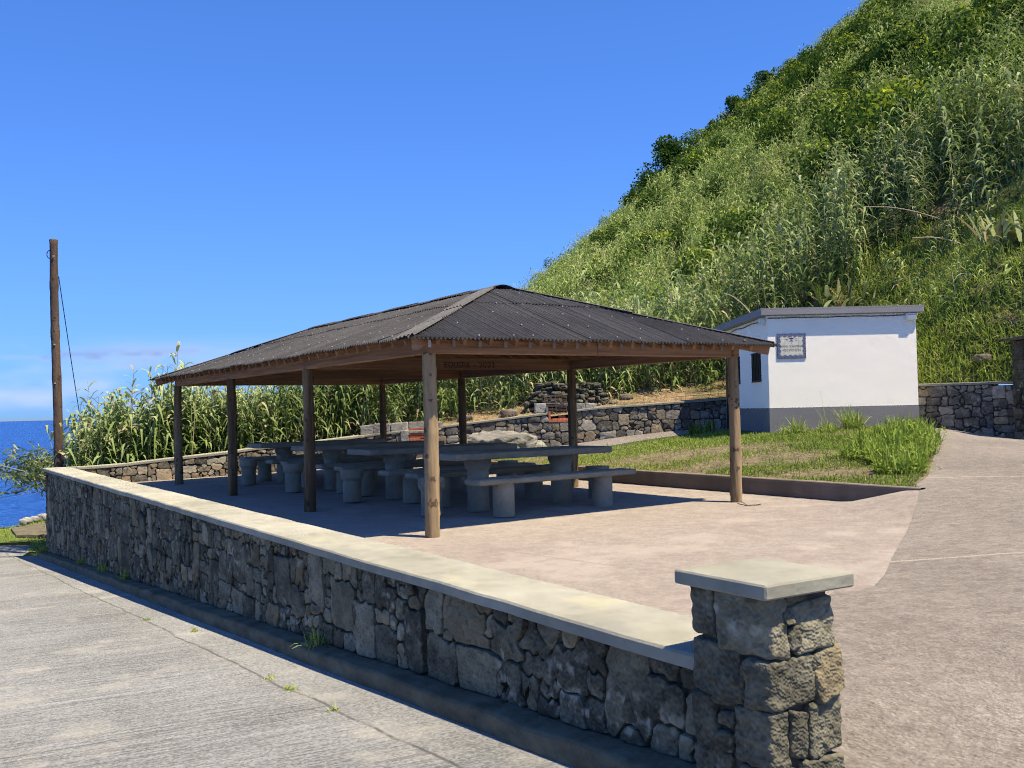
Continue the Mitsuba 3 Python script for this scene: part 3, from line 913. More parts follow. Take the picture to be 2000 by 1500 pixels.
for i in range(5):
    z0 = -.42 + .235 * i
    put(k, 'stone', block(PU1 - .2, PU1 + .01, PV0 + .18, PV1 + .02, z0, z0 + .215, 160 + i), 'stone_road', True, tone=(RG.uniform(.2, .7), .3), local=True)
    put(k, 'stone', block(PU0 + .18, PU1 - .2, PV1 - .15, PV1 + .02, z0, z0 + .215, 170 + i), 'stone_road', True, tone=(RG.uniform(.2, .7), .3), local=True)
put(k, 'core', bx(PU0 + .03, PU1 - .03, PV0 + .03, PV1 - .03, -.5, .745), 'mortar', local=True)
cm = chamf(-2.675, -2.13, -8.103, -7.545, .748, .812, 0.008)
put(k, 'cap', cm, 'coping', tone=(.5, 0), local=True)

# ------------------------------------------------------------------ pavilion
pv = thing('pavilion', 'open wooden picnic pavilion with round log posts and a dark corrugated hip roof', 'pavilion')
OV, ZE, KS = 0.47, 2.435, 0.352
LV = 3 * A
UM, VM = B / 2, None
half = B / 2 + OV


def zroof(run):
    return ZE + KS * run


def post(u, v, seed, r0=.094, r1=.083):
    rg = np.random.default_rng(seed)
    z0, z1 = 0.016 * u - .02, HT + .004
    n, m = 20, 44
    kn = [(rg.uniform(.2, 2.1), rg.uniform(0, 6.28)) for _ in range(7)]
    vs = []
    bend = rg.normal(0, .008, 2)
    for z in np.linspace(z0, z1, m):
        t = (z - z0) / (z1 - z0)
        a_ = np.arange(n) / n * 2 * np.pi
        r = (r0 * (1 - t) + r1 * t) * np.ones(n)
        for kz, ka in kn:
            da = np.abs((a_ - ka + np.pi) % (2 * np.pi) - np.pi)
            r += .012 * np.exp(-((z - kz) / .045) ** 2 - (da / .5) ** 2) + .003 * np.exp(-((z - kz) / .05) ** 2)
        r += .007 * (meshkit.fbm(np.stack([np.cos(a_) * 1.5 + seed, np.sin(a_) * 1.5, a_ * 0 + z * 2.2], 1), 3, seed) - .5)
        b = bend * math.sin(t * 3.14)
        vs.append(np.stack([u + b[0] + r * np.cos(a_), v + b[1] + r * np.sin(a_), a_ * 0 + z], 1))
    v_ = np.vstack(vs)
    f = []
    for i in range(m - 1):
        for j in range(n):
            k2 = (j + 1) % n
            f += [[i * n + j, i * n + k2, (i + 1) * n + k2], [i * n + j, (i + 1) * n + k2, (i + 1) * n + j]]
    return v_, np.array(f)


for i in range(4):
    put(pv, 'post', post(0, A * i, 60 + i), 'post_wood', True, tone=(.75 if i == 0 else .1, 0), local=True)
    put(pv, 'post', post(B, A * i, 70 + i, .088, .08), 'post_wood', True, tone=(.55 if i == 0 else -.1, 0), local=True)
# plate beams on the posts (butted end to end), tie beams between
BH = .178
for i in range(3):
    for u in (0, B):
        e0 = -.10 if i == 0 else 0
        e1 = .10 if i == 2 else 0
        put(pv, 'beam', chamf(u - .05, u + .05, A * i + e0 + .002, A * (i + 1) + e1 - .002, HT, HT + BH, .006), 'beam_wood', tone=(.55, 0), local=True)
for i, v in enumerate((0, LV)):
    for a_, b_ in ((.052, B / 2 - .001), (B / 2 + .001, B - .052)):
        put(pv, 'beam', chamf(a_, b_, v - .048, v + .048, HT + .001, HT + BH - .001, .006), 'beam_wood', tone=(.62, 0), local=True)
ties = []
for v in (A, 2 * A):
    ties.append(put(pv, 'tie_beam', chamf(.053, B - .053, v - .045, v + .045, HT + .002, HT + BH + .02, .006), 'beam_wood', tone=(.35, 0), local=True))
tx = meshkit.text_mesh('- EQUIPA - 2021', .085, .003)
tv, tf = mv(tx)
tw = np.stack([2.31 + tv[:, 0] * 1.16, A - .0462 - tv[:, 2], HT + .035 + tv[:, 1] * 1.1], 1)
put(pv, 'lettering', (tw, tf), 'paint_marker', local=True, label='dark hand-painted lettering - EQUIPA - 2021 on the tie beam')
# rafters and hips
RW, RH = .05, .10


def rafter(side, s, run1, w=RW, h=RH, run0=.10):
    z0, z1 = zroof(run0) - .022, zroof(run1) - .022
    f = {'L': lambda r: (r - OV, s), 'R': lambda r: (B + OV - r, s), 'F': lambda r: (s, r - OV), 'K': lambda r: (s, LV + OV - r)}[side]
    return bar([*f(run0), z0], [*f(run1), z1], w, h)


for side, n in (('F', 15), ('K', 15), ('L', 36), ('R', 36)):
    Lh = B if side in 'FK' else LV
    for s in np.linspace(-.05, Lh + .05, n):
        run = min(s + OV, Lh + OV - s, half) - .04
        if run < .3:
            continue
        put(pv, 'rafter', rafter(side, s, run), 'beam_wood', tone=(RG.uniform(.25, .7), 0), local=True)
for (cu, cv, du, dv) in ((-OV, -OV, 1, 1), (B + OV, -OV, -1, 1), (-OV, LV + OV, 1, -1), (B + OV, LV + OV, -1, -1)):
    r0, r1 = .07, half - .01
    put(pv, 'hip_rafter', bar([cu + du * r0, cv + dv * r0, zroof(r0) - .03], [cu + du * r1, cv + dv * r1, zroof(r1) - .03], .07, .155), 'beam_wood', tone=(.7, 0), local=True)
put(pv, 'ridge_beam', bar([B / 2, half - OV, zroof(half) - .03], [B / 2, LV + OV - half, zroof(half) - .03], .05, .16), 'beam_wood', tone=(.3, 0), local=True)
for s in np.linspace(.31, B - .3, 13):   # tail brackets over the front beam
    put(pv, 'bracket', bx(s - .022, s + .022, -.094, -.088, HT + .085, HT + BH - .004), 'fascia_paint', local=True)
put(pv, 'bracket', bx(-.16, -.12, -.30, -.294, HT + .06, HT + .15), 'cap_white', local=True, label='bent pale metal plate at the near roof corner')
# corrugated sheets
PITCHW, AMP = .0585, .0165
S2_ = 1 / math.sqrt(1 + KS * KS)


def roof_sheet(side, s0, s1, t0, t1, lift, seed):
    L0, L1 = -OV, (B if side in 'FK' else LV) + OV
    rg = np.random.default_rng(seed)
    ns = max(2, int((s1 - s0) / (PITCHW / 6)))
    S = np.linspace(s0, s1, ns + 1)
    tm = np.minimum(np.minimum(S - L0, L1 - S), half)
    te = np.minimum(tm, t1)
    nt = 4
    skew = rg.normal(0, .006)
    kw_ = np.floor(S / PITCHW + .5)
    wr = (np.sin(kw_ * 12.9898 + 4.1) * 43758.5453) % 1.0          # one random number per wave
    amp = AMP * (.55 + .75 * wr)
    rows = []
    for j in range(nt + 1):
        t = t0 + (te - t0) * j / nt
        wob = .012 * (meshkit.fbm(np.stack([S * 1.2, t * 1.5, 0 * S + seed * .1 * 0 + 3], 1), 2, 5) - .5) * 2
        z = ZE + KS * t + amp * np.cos(S / PITCHW * 2 * np.pi) + lift * (1 - .8 * (t - t0) / (t1 - t0)) + wob
        tt = t - (.012 * rg.uniform(0, 1) + skew * (S - s0)) * (j == 0)
        x = {'L': (tt - OV, S), 'R': (B + OV - tt, S), 'F': (S, tt - OV), 'K': (S, LV + OV - tt)}[side]
        rows.append(np.stack([x[0], x[1], z], 1))
    ok = te > t0 + 1e-4
    V = np.vstack(rows)
    n = ns + 1
    f = []
    for j in range(nt):
        for i in range(ns):
            if ok[i] or ok[i + 1]:
                if te[i] < t0 - .02 or te[i + 1] < t0 - .02:
                    continue
                a_, b_ = j * n + i, j * n + i + 1
                f += [[a_, b_, b_ + n], [a_, b_ + n, a_ + n]]
    f = np.array(f)
    if len(f) == 0:
        return None
    Vb = V - [0, 0, .006]
    m = len(V)
    front = np.array([[i, m + i, i + 1] for i in range(ns) if ok[i] or ok[i + 1]] + [[i + 1, m + i, m + i + 1] for i in range(ns) if ok[i] or ok[i + 1]])
    F = np.vstack([f, f[:, ::-1] + m, front])
    used = np.unique(F)
    mp = np.zeros(2 * m, int); mp[used] = np.arange(len(used))
    tn_ = np.tile(wr - .5, 2 * (nt + 1))[used]
    return np.vstack([V, Vb])[used], mp[F], tn_


TL = 1.95
sd = 0
for side in 'FLRK':
    L0, L1 = -OV, (B if side in 'FK' else LV) + OV
    n = int(round((L1 - L0) / .875))
    e_ = np.linspace(L0, L1, n + 1)
    for row, (t0, t1) in enumerate(((-.02, TL), (TL - .12, half))):
        for i in range(n):
            sd += 1
            m = roof_sheet(side, e_[i] - (.03 if i else 0), e_[i + 1], t0, t1, .016 * row + .010 * (i % 2), sd)
            if m is not None:
                t_ = RG.uniform(.25, .75) + .75 * m[2]
                put(pv, 'roof_sheet', m[:2], 'roof_mat', False, uv=np.stack([t_, 0 * t_], 1), local=True)
    # white fixing caps in rows
    caps = []
    for t in (.07, .62, 1.25, 1.83, 2.45):
        for s in np.arange(L0 + .2, L1, .41):
            s += RG.uniform(-.09, .09); q = t + RG.uniform(-.05, .05)
            if q < min(s - L0, L1 - s, half) - .12 and RG.random() < .8:
                z = ZE + KS * q + AMP + .012 + (.014 if q > TL - .12 else 0)
                x = {'L': (q - OV, s), 'R': (B + OV - q, s), 'F': (s, q - OV), 'K': (s, LV + OV - q)}[side]
                r = .012 * RG.uniform(.7, 1.1)
                c = trimesh.creation.cylinder(radius=r, height=.014, sections=8)
                c.apply_translation([x[0], x[1], z])
                caps.append(mv(c))
    put(pv, 'fixing_caps', joined(caps), 'cap_white', local=True, kind='stuff')


def hip_cap(cu, cv, du, dv, r0, r1, lift, lead):
    """A strip of corrugated sheet along a hip, waves along the hip, most of it on one side (lead)."""
    c, e = np.array([cu, cv]), np.array([du, dv], float)
    ws = np.linspace(-.05, .25, 37)
    V = []
    for r in np.linspace(r0, r1, 7):
        p = c + e * r
        for w in ws:
            q = p + np.array(lead, float) * w / math.sqrt(2) * 1.41 * .707 + (np.array([0, 0]) if w > 0 else 0)
            off = abs(w) * .707
            run = r - (off if w < 0 else 0) + (0 if w < 0 else 0)
            # height of the roof under q
            qu, qv = q
            run = min(qu + OV, B + OV - qu, qv + OV, LV + OV - qv)
            V.append([qu, qv, ZE + KS * min(run, half) + lift + .012 + .009 * math.cos(w / .05 * 2 * math.pi)])
    n = len(ws)
    f = []
    for i in range(6):
        for j in range(n - 1):
            a_ = i * n + j
            f += [[a_, a_ + 1, a_ + n], [a_ + 1, a_ + n + 1, a_ + n]]
    V, f = np.array(V), np.array(f)
    return joined([(V, f), (V - [0, 0, .006], f[:, ::-1])])


for (cu, cv, du, dv, ld) in ((-OV, -OV, 1, 1, (-1, 1)), (B + OV, -OV, -1, 1, (1, 1)), (-OV, LV + OV, 1, -1, (-1, -1)), (B + OV, LV + OV, -1, -1, (1, -1))):
    for r0, r1, lf in ((.03, 1.62, .014), (1.52, half - .02, .030)):
        put(pv, 'hip_cap', hip_cap(cu, cv, du, dv, r0, r1, lf, ld), 'roof_mat', False, tone=(RG.uniform(.75, 1.0), 1.0), local=True)


def ridge_cap(v0, v1, lift):
    S = np.linspace(v0, v1, int((v1 - v0) / (PITCHW / 6)) + 1)
    ws = np.linspace(-.27, .27, 13)
    V = []
    for w in ws:
        base = zroof(half) - KS * math.sqrt(w * w + .006) + .045 + lift
        V.append(np.stack([0 * S + B / 2 + w, S, base + .009 * np.cos(S / PITCHW * 2 * np.pi)], 1))
    n = len(S)
    f = []
    for i in range(len(ws) - 1):
        for j in range(n - 1):
            a_ = i * n + j
            f += [[a_, a_ + n, a_ + 1], [a_ + 1, a_ + n, a_ + n + 1]]
    V, f = np.vstack(V), np.array(f)
    return joined([(V, f), (V - [0, 0, .006], f[:, ::-1])])


va, vb = half - OV - .22, LV + OV - half + .22
ec = np.linspace(va, vb, 9)
for i in range(8):
    put(pv, 'ridge_cap', ridge_cap(ec[i], ec[i + 1] + .05, .012 * (i % 2)), 'roof_mat', False, tone=(RG.uniform(.3, .8), 0), local=True)

# ------------------------------------------------------------------ picnic tables, benches, stools
TU = 2.63


def leg_prof(r, h, flare=None):
    p = [(0.001, 0), (r, 0), (r, h * .5)]
    if flare:
        f0, f1, r2 = flare
        p += [(r, f0), (r * 1.02, f0 + .015), (r2 * .97, f1 - .02), (r2, f1), (r2, h)]
    else:
        p += [(r, h)]
    return p + [(0.001, h)]


def place(m, u, v, rot, uc, vc):
    """Turn by rot about (uc, vc)."""
    P, f = m
    P = np.array(P, float)
    c, s = math.cos(rot), math.sin(rot)
    q = P.copy()
    q[:, 0] = uc + u + c * P[:, 0] - s * P[:, 1]
    q[:, 1] = vc + v + s * P[:, 0] + c * P[:, 1]
    return q, f


ORD = ['nearest of the four picnic tables, beside the front left post', 'second picnic table from the front', 'third picnic table from the front', 'farthest picnic table, nearest the back wall']
for kk in range(4):
    vc = 2.08 + 2.87 * kk
    rot = (.07, .03, .0, .015)[kk]
    zf = .016 * TU
    dk = RG.uniform(.3, .7)
    t = thing('picnic_table', f'long grey concrete {ORD[kk]}', 'table', 'concrete picnic tables under the pavilion')
    put(t, 'tabletop', place(bx(-1.49, 1.49, -.47, .47, .785 + zf, .885 + zf, .018), 0, 0, rot, TU, vc), 'concrete_dark', 30, tone=(dk, 0), local=True)
    for s in (-.80, .80):
        m = lathe(leg_prof(.165, .785, (.60, .70, .205)), 28, (s, 0, zf))
        put(t, 'leg', place(m, 0, 0, rot, TU, vc), 'concrete_dark', 30, tone=(dk, 0), local=True)
    for sd_, nm in ((-1, 'front'), (1, 'back')):
        b = thing('bench', f'grey concrete bench along the {nm} of the {("nearest", "second", "third", "farthest")[kk]} picnic table', 'bench', 'concrete benches under the pavilion')
        off = (0.0, sd_ * (.93 if sd_ < 0 else .98))
        put(b, 'seat', place(bx(-1.47, 1.47, -.20, .20, .465 + zf, .553 + zf, .03), *off, rot, TU, vc), 'concrete_dark', 30, tone=(dk + .25, 0), local=True)
        for s in (-.93, .92):
            m = lathe(leg_prof(.155, .465), 28, (s, 0, zf))
            put(b, 'leg', place(m, *off, rot, TU, vc), 'concrete_dark', 30, tone=(dk + .15, 0), local=True)
    for sd_, nm in ((-1, 'left'), (1, 'right')):
        b = thing('stool', f'round grey concrete stool at the {nm} end of the {("nearest", "second", "third", "farthest")[kk]} picnic table', 'stool', 'concrete stools under the pavilion')
        m = lathe(leg_prof(.155, .545, (.34, .42, .195)), 28, (sd_ * 1.60, 0, zf))
        put(b, 'seat', place(m, 0, .04, rot, TU, vc), 'concrete_dark', 30, tone=(dk + .2, 0), local=True)

# ------------------------------------------------------------------ white building
bd = thing('building', 'small white flat-roofed building with a dark grey plinth and a tile sign on its front', 'building')
BX0, BX1, BY0, BY1 = 5.79, 9.145, 22.5, 27.05
put(bd, 'wall', bx(BX0, BX1, BY0, BY1, 1.446, 3.53), 'plaster')
put(bd, 'plinth', bx(BX0 - .006, BX1 + .006, BY0 - .006, BY1 + .006, .70, 1.45), 'plinth_paint')
put(bd, 'roof', chamf(5.62, 9.29, 22.372, 27.75, 3.535, 3.68, .01), 'fascia_paint')
put(bd, 'roof_edge', bx(5.617, 9.293, 22.369, 27.753, 3.662, 3.694), 'fascia_paint')
put(bd, 'footing', bx(BX0 - .10, BX1 + .08, BY0 - .10, BY1 + .1, .60, .90), 'kerb_mat')
for i, (y0, y1) in enumerate(((23.16, 23.98), (25.30, 26.05))):
    w = put(bd, 'window', bx(BX0 - .004, BX0 + .01, y0, y1, 2.10, 2.73), 'window_glass')
    for q in np.linspace(y0 + .05, y1 - .05, 6):
        put(w, 'bar', bx(BX0 - .035, BX0 - .013, q - .012, q + .012, 2.09, 2.74), 'dark_metal')
    for z in (2.08, 2.74):
        put(w, 'frame', bx(BX0 - .03, BX0 - .002, y0 - .03, y1 + .03, z - .016, z + .016), 'dark_metal')
put(bd, 'door', bx(BX0 - .012, BX0 + .02, 26.32, 26.98, .90, 2.80), 'dark_metal')
fl = put(bd, 'floodlight', chamf(8.90, 9.13, 22.40, 22.49, 3.36, 3.525, .015), 'white_plastic', label='white square floodlight at the top right of the front')
put(fl, 'lens', bx(8.92, 9.11, 22.393, 22.399, 3.375, 3.49), 'lamp_glass')
put(bd, 'floodlight', chamf(5.66, 5.78, 22.62, 22.80, 3.34, 3.50, .015), 'white_plastic')
put(bd, 'floodlight', chamf(5.64, 5.78, 27.1, 27.35, 3.28, 3.46, .015), 'white_plastic')
put(bd, 'cable', tube([(x, BY0 - .014, 3.478 + .005 * math.sin(x * 5.1) + .003 * math.sin(x * 13)) for x in np.linspace(5.8, 8.9, 28)], .011, 6), 'dark_metal', True)
put(bd, 'cable', tube([(BX0 - .014, y, 3.455 + .012 * math.sin(y * 4)) for y in np.linspace(22.8, 27, 20)], .011, 6), 'dark_metal', True)
sg = thing('tile_sign', 'square panel of blue and cream glazed tiles with lettering on the white front wall', 'sign')
for i in range(4):
    for j in range(4):
        x, z = PX0 + .162 * i, PZ0 + .14125 * j
        put(sg, 'tile', chamf(x + .0012, x + .1608, BY0 - .024, BY0 - .001, z + .0012, z + .14005, .0025), 'tile_mat', tone=(.5, 0))


def lettering(text, h, cx, z, key, bold=True, squeeze=1.0):
    m = meshkit.text_mesh(text, h, .0015, bold)
    v, f = mv(m)
    v[:, 0] = (v[:, 0] - (v[:, 0].min() + v[:, 0].max()) / 2) * squeeze
    put(sg, key, (np.stack([cx + v[:, 0], BY0 - .0245 - v[:, 2], z + v[:, 1]], 1), f), 'ink_dark')


lettering('PARQUE DE MERENDAS', .042, PX0 + .324, PZ0 + .255, 'lettering', True, .82)
lettering('AGOSTO 2021', .052, PX0 + .324, PZ0 + .165, 'lettering', True, .84)
em = []
for dx, dz, w, h in ((0, .455, .11, .035), (0, .415, .07, .03), (-.10, .44, .09, .014), (.10, .44, .09, .014), (0, .385, .13, .014), (-.11, .405, .06, .012), (.11, .405, .06, .012), (0, .345, .008, .05), (-.07, .475, .05, .012), (.07, .475, .05, .012)):
    e = lathe([(0.001, 0), (1, 0), (1, 1), (0.001, 1)], 14)
    v = e[0].copy()
    em.append((np.stack([PX0 + .324 + dx + v[:, 0] * w / 2, BY0 - .0262 + v[:, 2] * .002, PZ0 + dz + v[:, 1] * h / 2], 1), e[1]))
put(sg, 'emblem', joined(em), 'ink_blue', label='small dark blue crest at the top of the tile panel')

# ------------------------------------------------------------------ two barbecues in the back wall
Yb = 27.60
g1 = thing('barbecue', 'brick barbecue with upright pale stone slabs, behind the farthest picnic table', 'barbecue')
for x0, x1, z1, tl in ((-4.22, -3.88, 1.20, .55), (-3.87, -3.40, 1.235, .6), (-3.37, -2.92, 1.255, .5)):
    put(g1, 'slab', block(x0, x1, Yb + .02, Yb + .22, .925, z1, int(900 + z1 * 100 + x0 * 10), .015, .008), 'slab_stone', True, tone=(tl, .2))
put(g1, 'slab', block(-3.10, -2.89, Yb - .07, Yb + .06, .70, 1.04, 931, .015, .008), 'slab_stone', True, tone=(.9, .2))
put(g1, 'slab', block(-2.93, -2.0, Yb + .52, Yb + .62, .70, 1.26, 932, .015, .008), 'slab_stone', True, tone=(.15, .2))
zz = .40
for row in range(8):
    z0 = .56 + row * .068
    if row == 6:
        put(g1, 'shelf', chamf(-2.86, -2.05, Yb - .10, Yb + .45, z0, z0 + .055, .004), 'slab_stone', tone=(.35, 0))
        continue
    off = .1 if row % 2 else 0
    for x in np.arange(-2.86 - off, -2.06, .205):
        a_, b_ = max(x, -2.86), min(x + .2, -2.055)
        if b_ - a_ > .04:
            put(g1, 'brick', chamf(a_, b_, Yb - .07, Yb + .03, z0 + .004, z0 + .064, .004), 'brick_red', tone=(RG.uniform(0, 1), 0))
put(g1, 'slot', bx(-2.55, -2.30, Yb - .074, Yb - .03, .80, .825), 'soot')
put(g1, 'firebox', bx(-2.84, -2.07, Yb + .035, Yb + .5, .5, 1.0), 'soot')
g2 = thing('barbecue', 'brick barbecue with an upright wire grate and grey stone surround, seen right through the pavilion', 'barbecue')
Y2 = 27.57
for x0, x1, z0, z1, y0, tl in ((.62, .92, 1.44, 1.70, .30, .9), (.92, 1.80, 1.30, 1.69, .62, .1), (1.74, 2.03, 1.42, 1.675, .28, .5), (2.04, 2.34, 1.41, 1.67, .28, .55)):
    put(g2, 'slab', block(x0, x1, Y2 + y0, Y2 + y0 + .12, z0, z1, int(940 + x0 * 100), .015, .01), 'slab_stone', True, tone=(tl, .2))
put(g2, 'slab', chamf(1.73, 2.36, Y2 + .0, Y2 + .4, 1.375, 1.42, .006), 'slab_stone', tone=(.4, 0))
put(g2, 'side', bx(.935, .985, Y2 + .1, Y2 + .6, 1.15, 1.60), 'slab_stone', tone=(.1, 0))
put(g2, 'hearth', bx(.97, 1.73, Y2 + .0, Y2 + .6, 1.10, 1.172), 'slab_stone', tone=(.3, 0))
for x in np.arange(.985, 1.70, .245):
    put(g2, 'brick', chamf(x, min(x + .235, 1.72), Y2 - .05, Y2 + .10, 1.175, 1.245, .004), 'brick_red', tone=(RG.uniform(.5, 1), 0))
for q in range(3):
    put(g2, 'brick', chamf(.987, 1.047, Y2 - .04, Y2 + .16, 1.25 + q * .073, 1.317 + q * .073, .004), 'brick_red', tone=(RG.uniform(.4, 1), 0))
for x0, y0, z0, t_ in ((1.10, .22, 1.176, .2), (1.30, .25, 1.18, .9), (1.28, .32, 1.25, .5), (1.48, .28, 1.18, .4)):
    put(g2, 'brick', chamf(x0, x0 + .19, Y2 + y0, Y2 + y0 + .09, z0, z0 + .1, .006), 'brick_red', tone=(t_, 0))
put(g2, 'soot_back', bx(1.0, 1.72, Y2 + .56, Y2 + .60, 1.18, 1.62), 'soot')
gr_ = put(g2, 'grate', joined([tube([(x, Y2 + .42 + (z - 1.30) * .25, z) for z in (1.30, 1.93)], .011, 6) for x in (.90, 1.22, 1.52)]), 'iron_rust', True)
for z in list(np.linspace(1.36, 1.92, 15)):
    put(gr_, 'bar', tube([(.90, Y2 + .415 + (z - 1.30) * .25, z), (1.52, Y2 + .415 + (z - 1.30) * .25, z)], .0065 if z < 1.9 else .012, 5), 'iron_rust')

# ------------------------------------------------------------------ loose stones, boulders, rubble wall
k = thing('boulder', 'large pale flat boulder lying in front of the back wall, behind the tables', 'boulder')
v, f = rock((2.1, .85, .80), 3, 4, .42)
v = v + (meshkit.fbm(v * 5, 3, 9)[:, None] - .5) * .16 * np.array([.4, 1, 1])
put(None, k, (v * [1, 1, 1.1] + [-.42, 26.3, .54], f), 'boulder_mat', True)
k = thing('boulder', 'small grey boulder beside the large pale one, behind the nearest table', 'boulder')
v, f = rock((.75, .5, .45), 8, 3, .25)
put(None, k, (v + [.55, 26.95, .46], f), 'boulder_mat', True)
k = thing('rubble_wall', 'rough dry wall of small dark lava stones on the slope behind the right barbecue', 'wall')
rg = np.random.default_rng(77)
n = 0
for row in range(7):
    z = 1.52 + row * .115
    x = .25 + .06 * row + rg.uniform(0, .1)
    while x < 2.75 - .05 * row:
        w = rg.uniform(.13, .30)
        w = rg.uniform(.10, .34)
        v, f = rock((w * 1.15, .34, rg.uniform(.11, .22)), 300 + n, 2, .42)
        put(k, 'stone', (v + [x + w / 2, 28.62 + .05 * row + rg.normal(0, .06), z + rg.normal(0, .035)], f), 'stone_road', True, tone=(rg.uniform(.0, .42), rg.uniform(0, .7)))
        x += w * .93; n += 1
put(k, 'core', bx(.75, 2.2, 28.85, 29.0, 1.3, 2.0), 'mortar')
for i, (x, y, s, lb) in enumerate(((-1.35, 28.6, .42, 'grey stone on the soil strip left of the front post'), (-.1, 28.5, .5, 'grey stone on the soil above the wall, left of the right barbecue'), (11.45, 24.9, .42, 'brown rock sticking out of the grassy bank at the right'),
                                       (10.75, 22.75, .4, 'brown earthy rock just above the right-hand wall'), (3.3, 28.9, .4, 'dark stone at the foot of the reeds right of the rubble wall'))):
    k = thing('rock', lb, 'rock')
    v, f = rock((s, s * .7, s * .55), 500 + i, 2, .3)
    put(None, k, (v + [x, y, float(z_hill(np.array([x]), np.array([y]))[0]) + s * .12], f), 'rock_mat', True)
for i, (x, y, s) in enumerate(((-14.9, 30.35, .26), (-14.98, 30.75, .30), (-14.93, 31.1, .28), (-14.85, 31.5, .36))):
    k = thing('rock', f'{("leftmost", "second from left", "third from left", "rightmost")[i]} of four small whitish rocks at the cliff edge', 'rock', 'whitish rocks at the cliff edge')
    v, f = rock((s, s * .8, s * .7), 600 + i, 2, .25)
    put(None, k, (v + [x, y, -1.52], f), 'slab_stone', True, tone=(1.0, 0))

# ------------------------------------------------------------------ stone oven hut at the right edge
h = thing('oven_hut', 'dark stone oven hut with a thin slab roof at the right edge of the picture', 'hut')
hx, hy = 10.78, 20.55
hz = lambda x, y: z_land1(x, y)
masonry(h, (hx, hy + .9), (hx, hy), lambda s: 1.75, lambda s: hz(hx, hy + .9 - s) - .05, MID, 'stone_road', 91, 40, .03, .07, back=.3, detail=False)
masonry(h, (hx, hy), (hx + 1.5, hy - .2), lambda s: 1.72, lambda s: hz(hx + s, hy) - .05, MID, 'stone_road', 92, 60, .03, .07, back=.3, detail=False)
for q in range(5):
    put(h, 'block', chamf(hx - .02, hx + .15, hy + .02, hy + .4, 1.75 + .205 * q, 1.95 + .205 * q, .006), 'stone_road', tone=(.15, 0))
    put(h, 'block', chamf(hx - .02, hx + .15, hy + .41, hy + .9, 1.75 + .205 * q, 1.95 + .205 * q, .006), 'stone_road', tone=(.10, 0))
put(h, 'back', bx(hx + .15, hx + 1.6, hy + .75, hy + .9, 1.6, 2.78), 'slab_stone', tone=(.0, 0))
put(h, 'block', bx(hx + 1.35, hx + 1.6, hy - .1, hy + .74, 1.7, 2.78), 'slab_stone', tone=(.1, 0))
put(h, 'roof', chamf(hx - .18, hx + 1.8, hy - .22, hy + 1.1, 2.785, 2.845, .01), 'stone_road', tone=(.3, 0))
put(h, 'door', chamf(hx + .16, hx + 1.34, hy + .03, hy + .06, 1.74, 2.22, .006), 'iron_rust')
for z in (1.84, 2.08):
    put(h, 'hinge', bx(hx + .135, hx + .19, hy + .01, hy + .028, z, z + .06), 'dark_metal')

# ------------------------------------------------------------------ utility pole
p = thing('utility_pole', 'bare brown wooden pole standing behind the far left wall corner', 'pole')
pz = np.linspace(-1.75, 5.98, 60)
rg = np.random.default_rng(6)
rr = np.interp(pz, [-1.75, 5.98], [.118, .094]) + .010 * np.clip(np.sin(pz * 5.5) * 3 - 2, 0, 1) + rg.normal(0, .002, 60)
px_ = -11.17 + .012 * np.sin(pz * 1.1) - .012 * (pz - 2)
put(p, 'shaft', tube(np.stack([px_, 24.5 + 0 * pz, pz], 1), rr, 14), 'pole_wood', True, tone=(.5, 0))
put(p, 'top', tube([(px_[-1], 24.5, 5.981), (px_[-1], 24.5, 5.995)], .088, 12), 'post_wood', False, tone=(1.0, 0))
put(p, 'hook', tube([(px_[-1] - .085 - .07 * math.sin(t), 24.47, 5.62 + .10 * math.cos(t)) for t in np.linspace(0, math.pi, 10)], .011, 6), 'dark_metal', True)
for z in (5.55, 3.38, 2.43, .35):
    put(p, 'nail', bx(px_[30] - .02, px_[30] + .02, 24.37, 24.39, z, z + .025), 'cap_white')
ca = thing('stay_wire', 'thin dark wire running from the pole down into the reeds', 'wire')
s_ = np.linspace(0, 1, 20)
put(None, ca, tube(np.stack([-11.1 - s_ * .30, 24.5 + s_ * 2.0, 5.08 - s_ * 4.0 - .06 * np.sin(s_ * math.pi)], 1), .011, 5), 'dark_metal', True)
for i, (a_, b_, lb) in enumerate((((4.55, 28.35, None), (6.1, 28.3, None), 'pale dry cane lying on the soil above the wall, left of the building'), ((6.15, 28.6, 4.75), (6.75, 27.9, 4.05), 'pale dry cane leaning down to the roof of the white building'),
                                  ((10.6, 29.6, 7.35), (12.4, 28.6, 6.75), 'long pale dry cane fallen across the reeds above the building'), ((11.2, 27.6, 6.05), (12.5, 27.1, 5.7), 'short pale dry cane among the reeds right of the building'))):
    k = thing('dry_cane', lb, 'cane')
    P = []
    for t in np.linspace(0, 1, 9):
        q = [a_[j] + (b_[j] - a_[j]) * t if a_[j] is not None else 0 for j in range(3)]
        if a_[2] is None:
            q[2] = float(z_hill(np.array([q[0]]), np.array([q[1]]))[0]) + .10
        q[2] += .12 * math.sin(t * 3.1) * (i != 0)
        P.append(q)
    put(None, k, tube(P, .016, 6), 'dry_stalk', True)

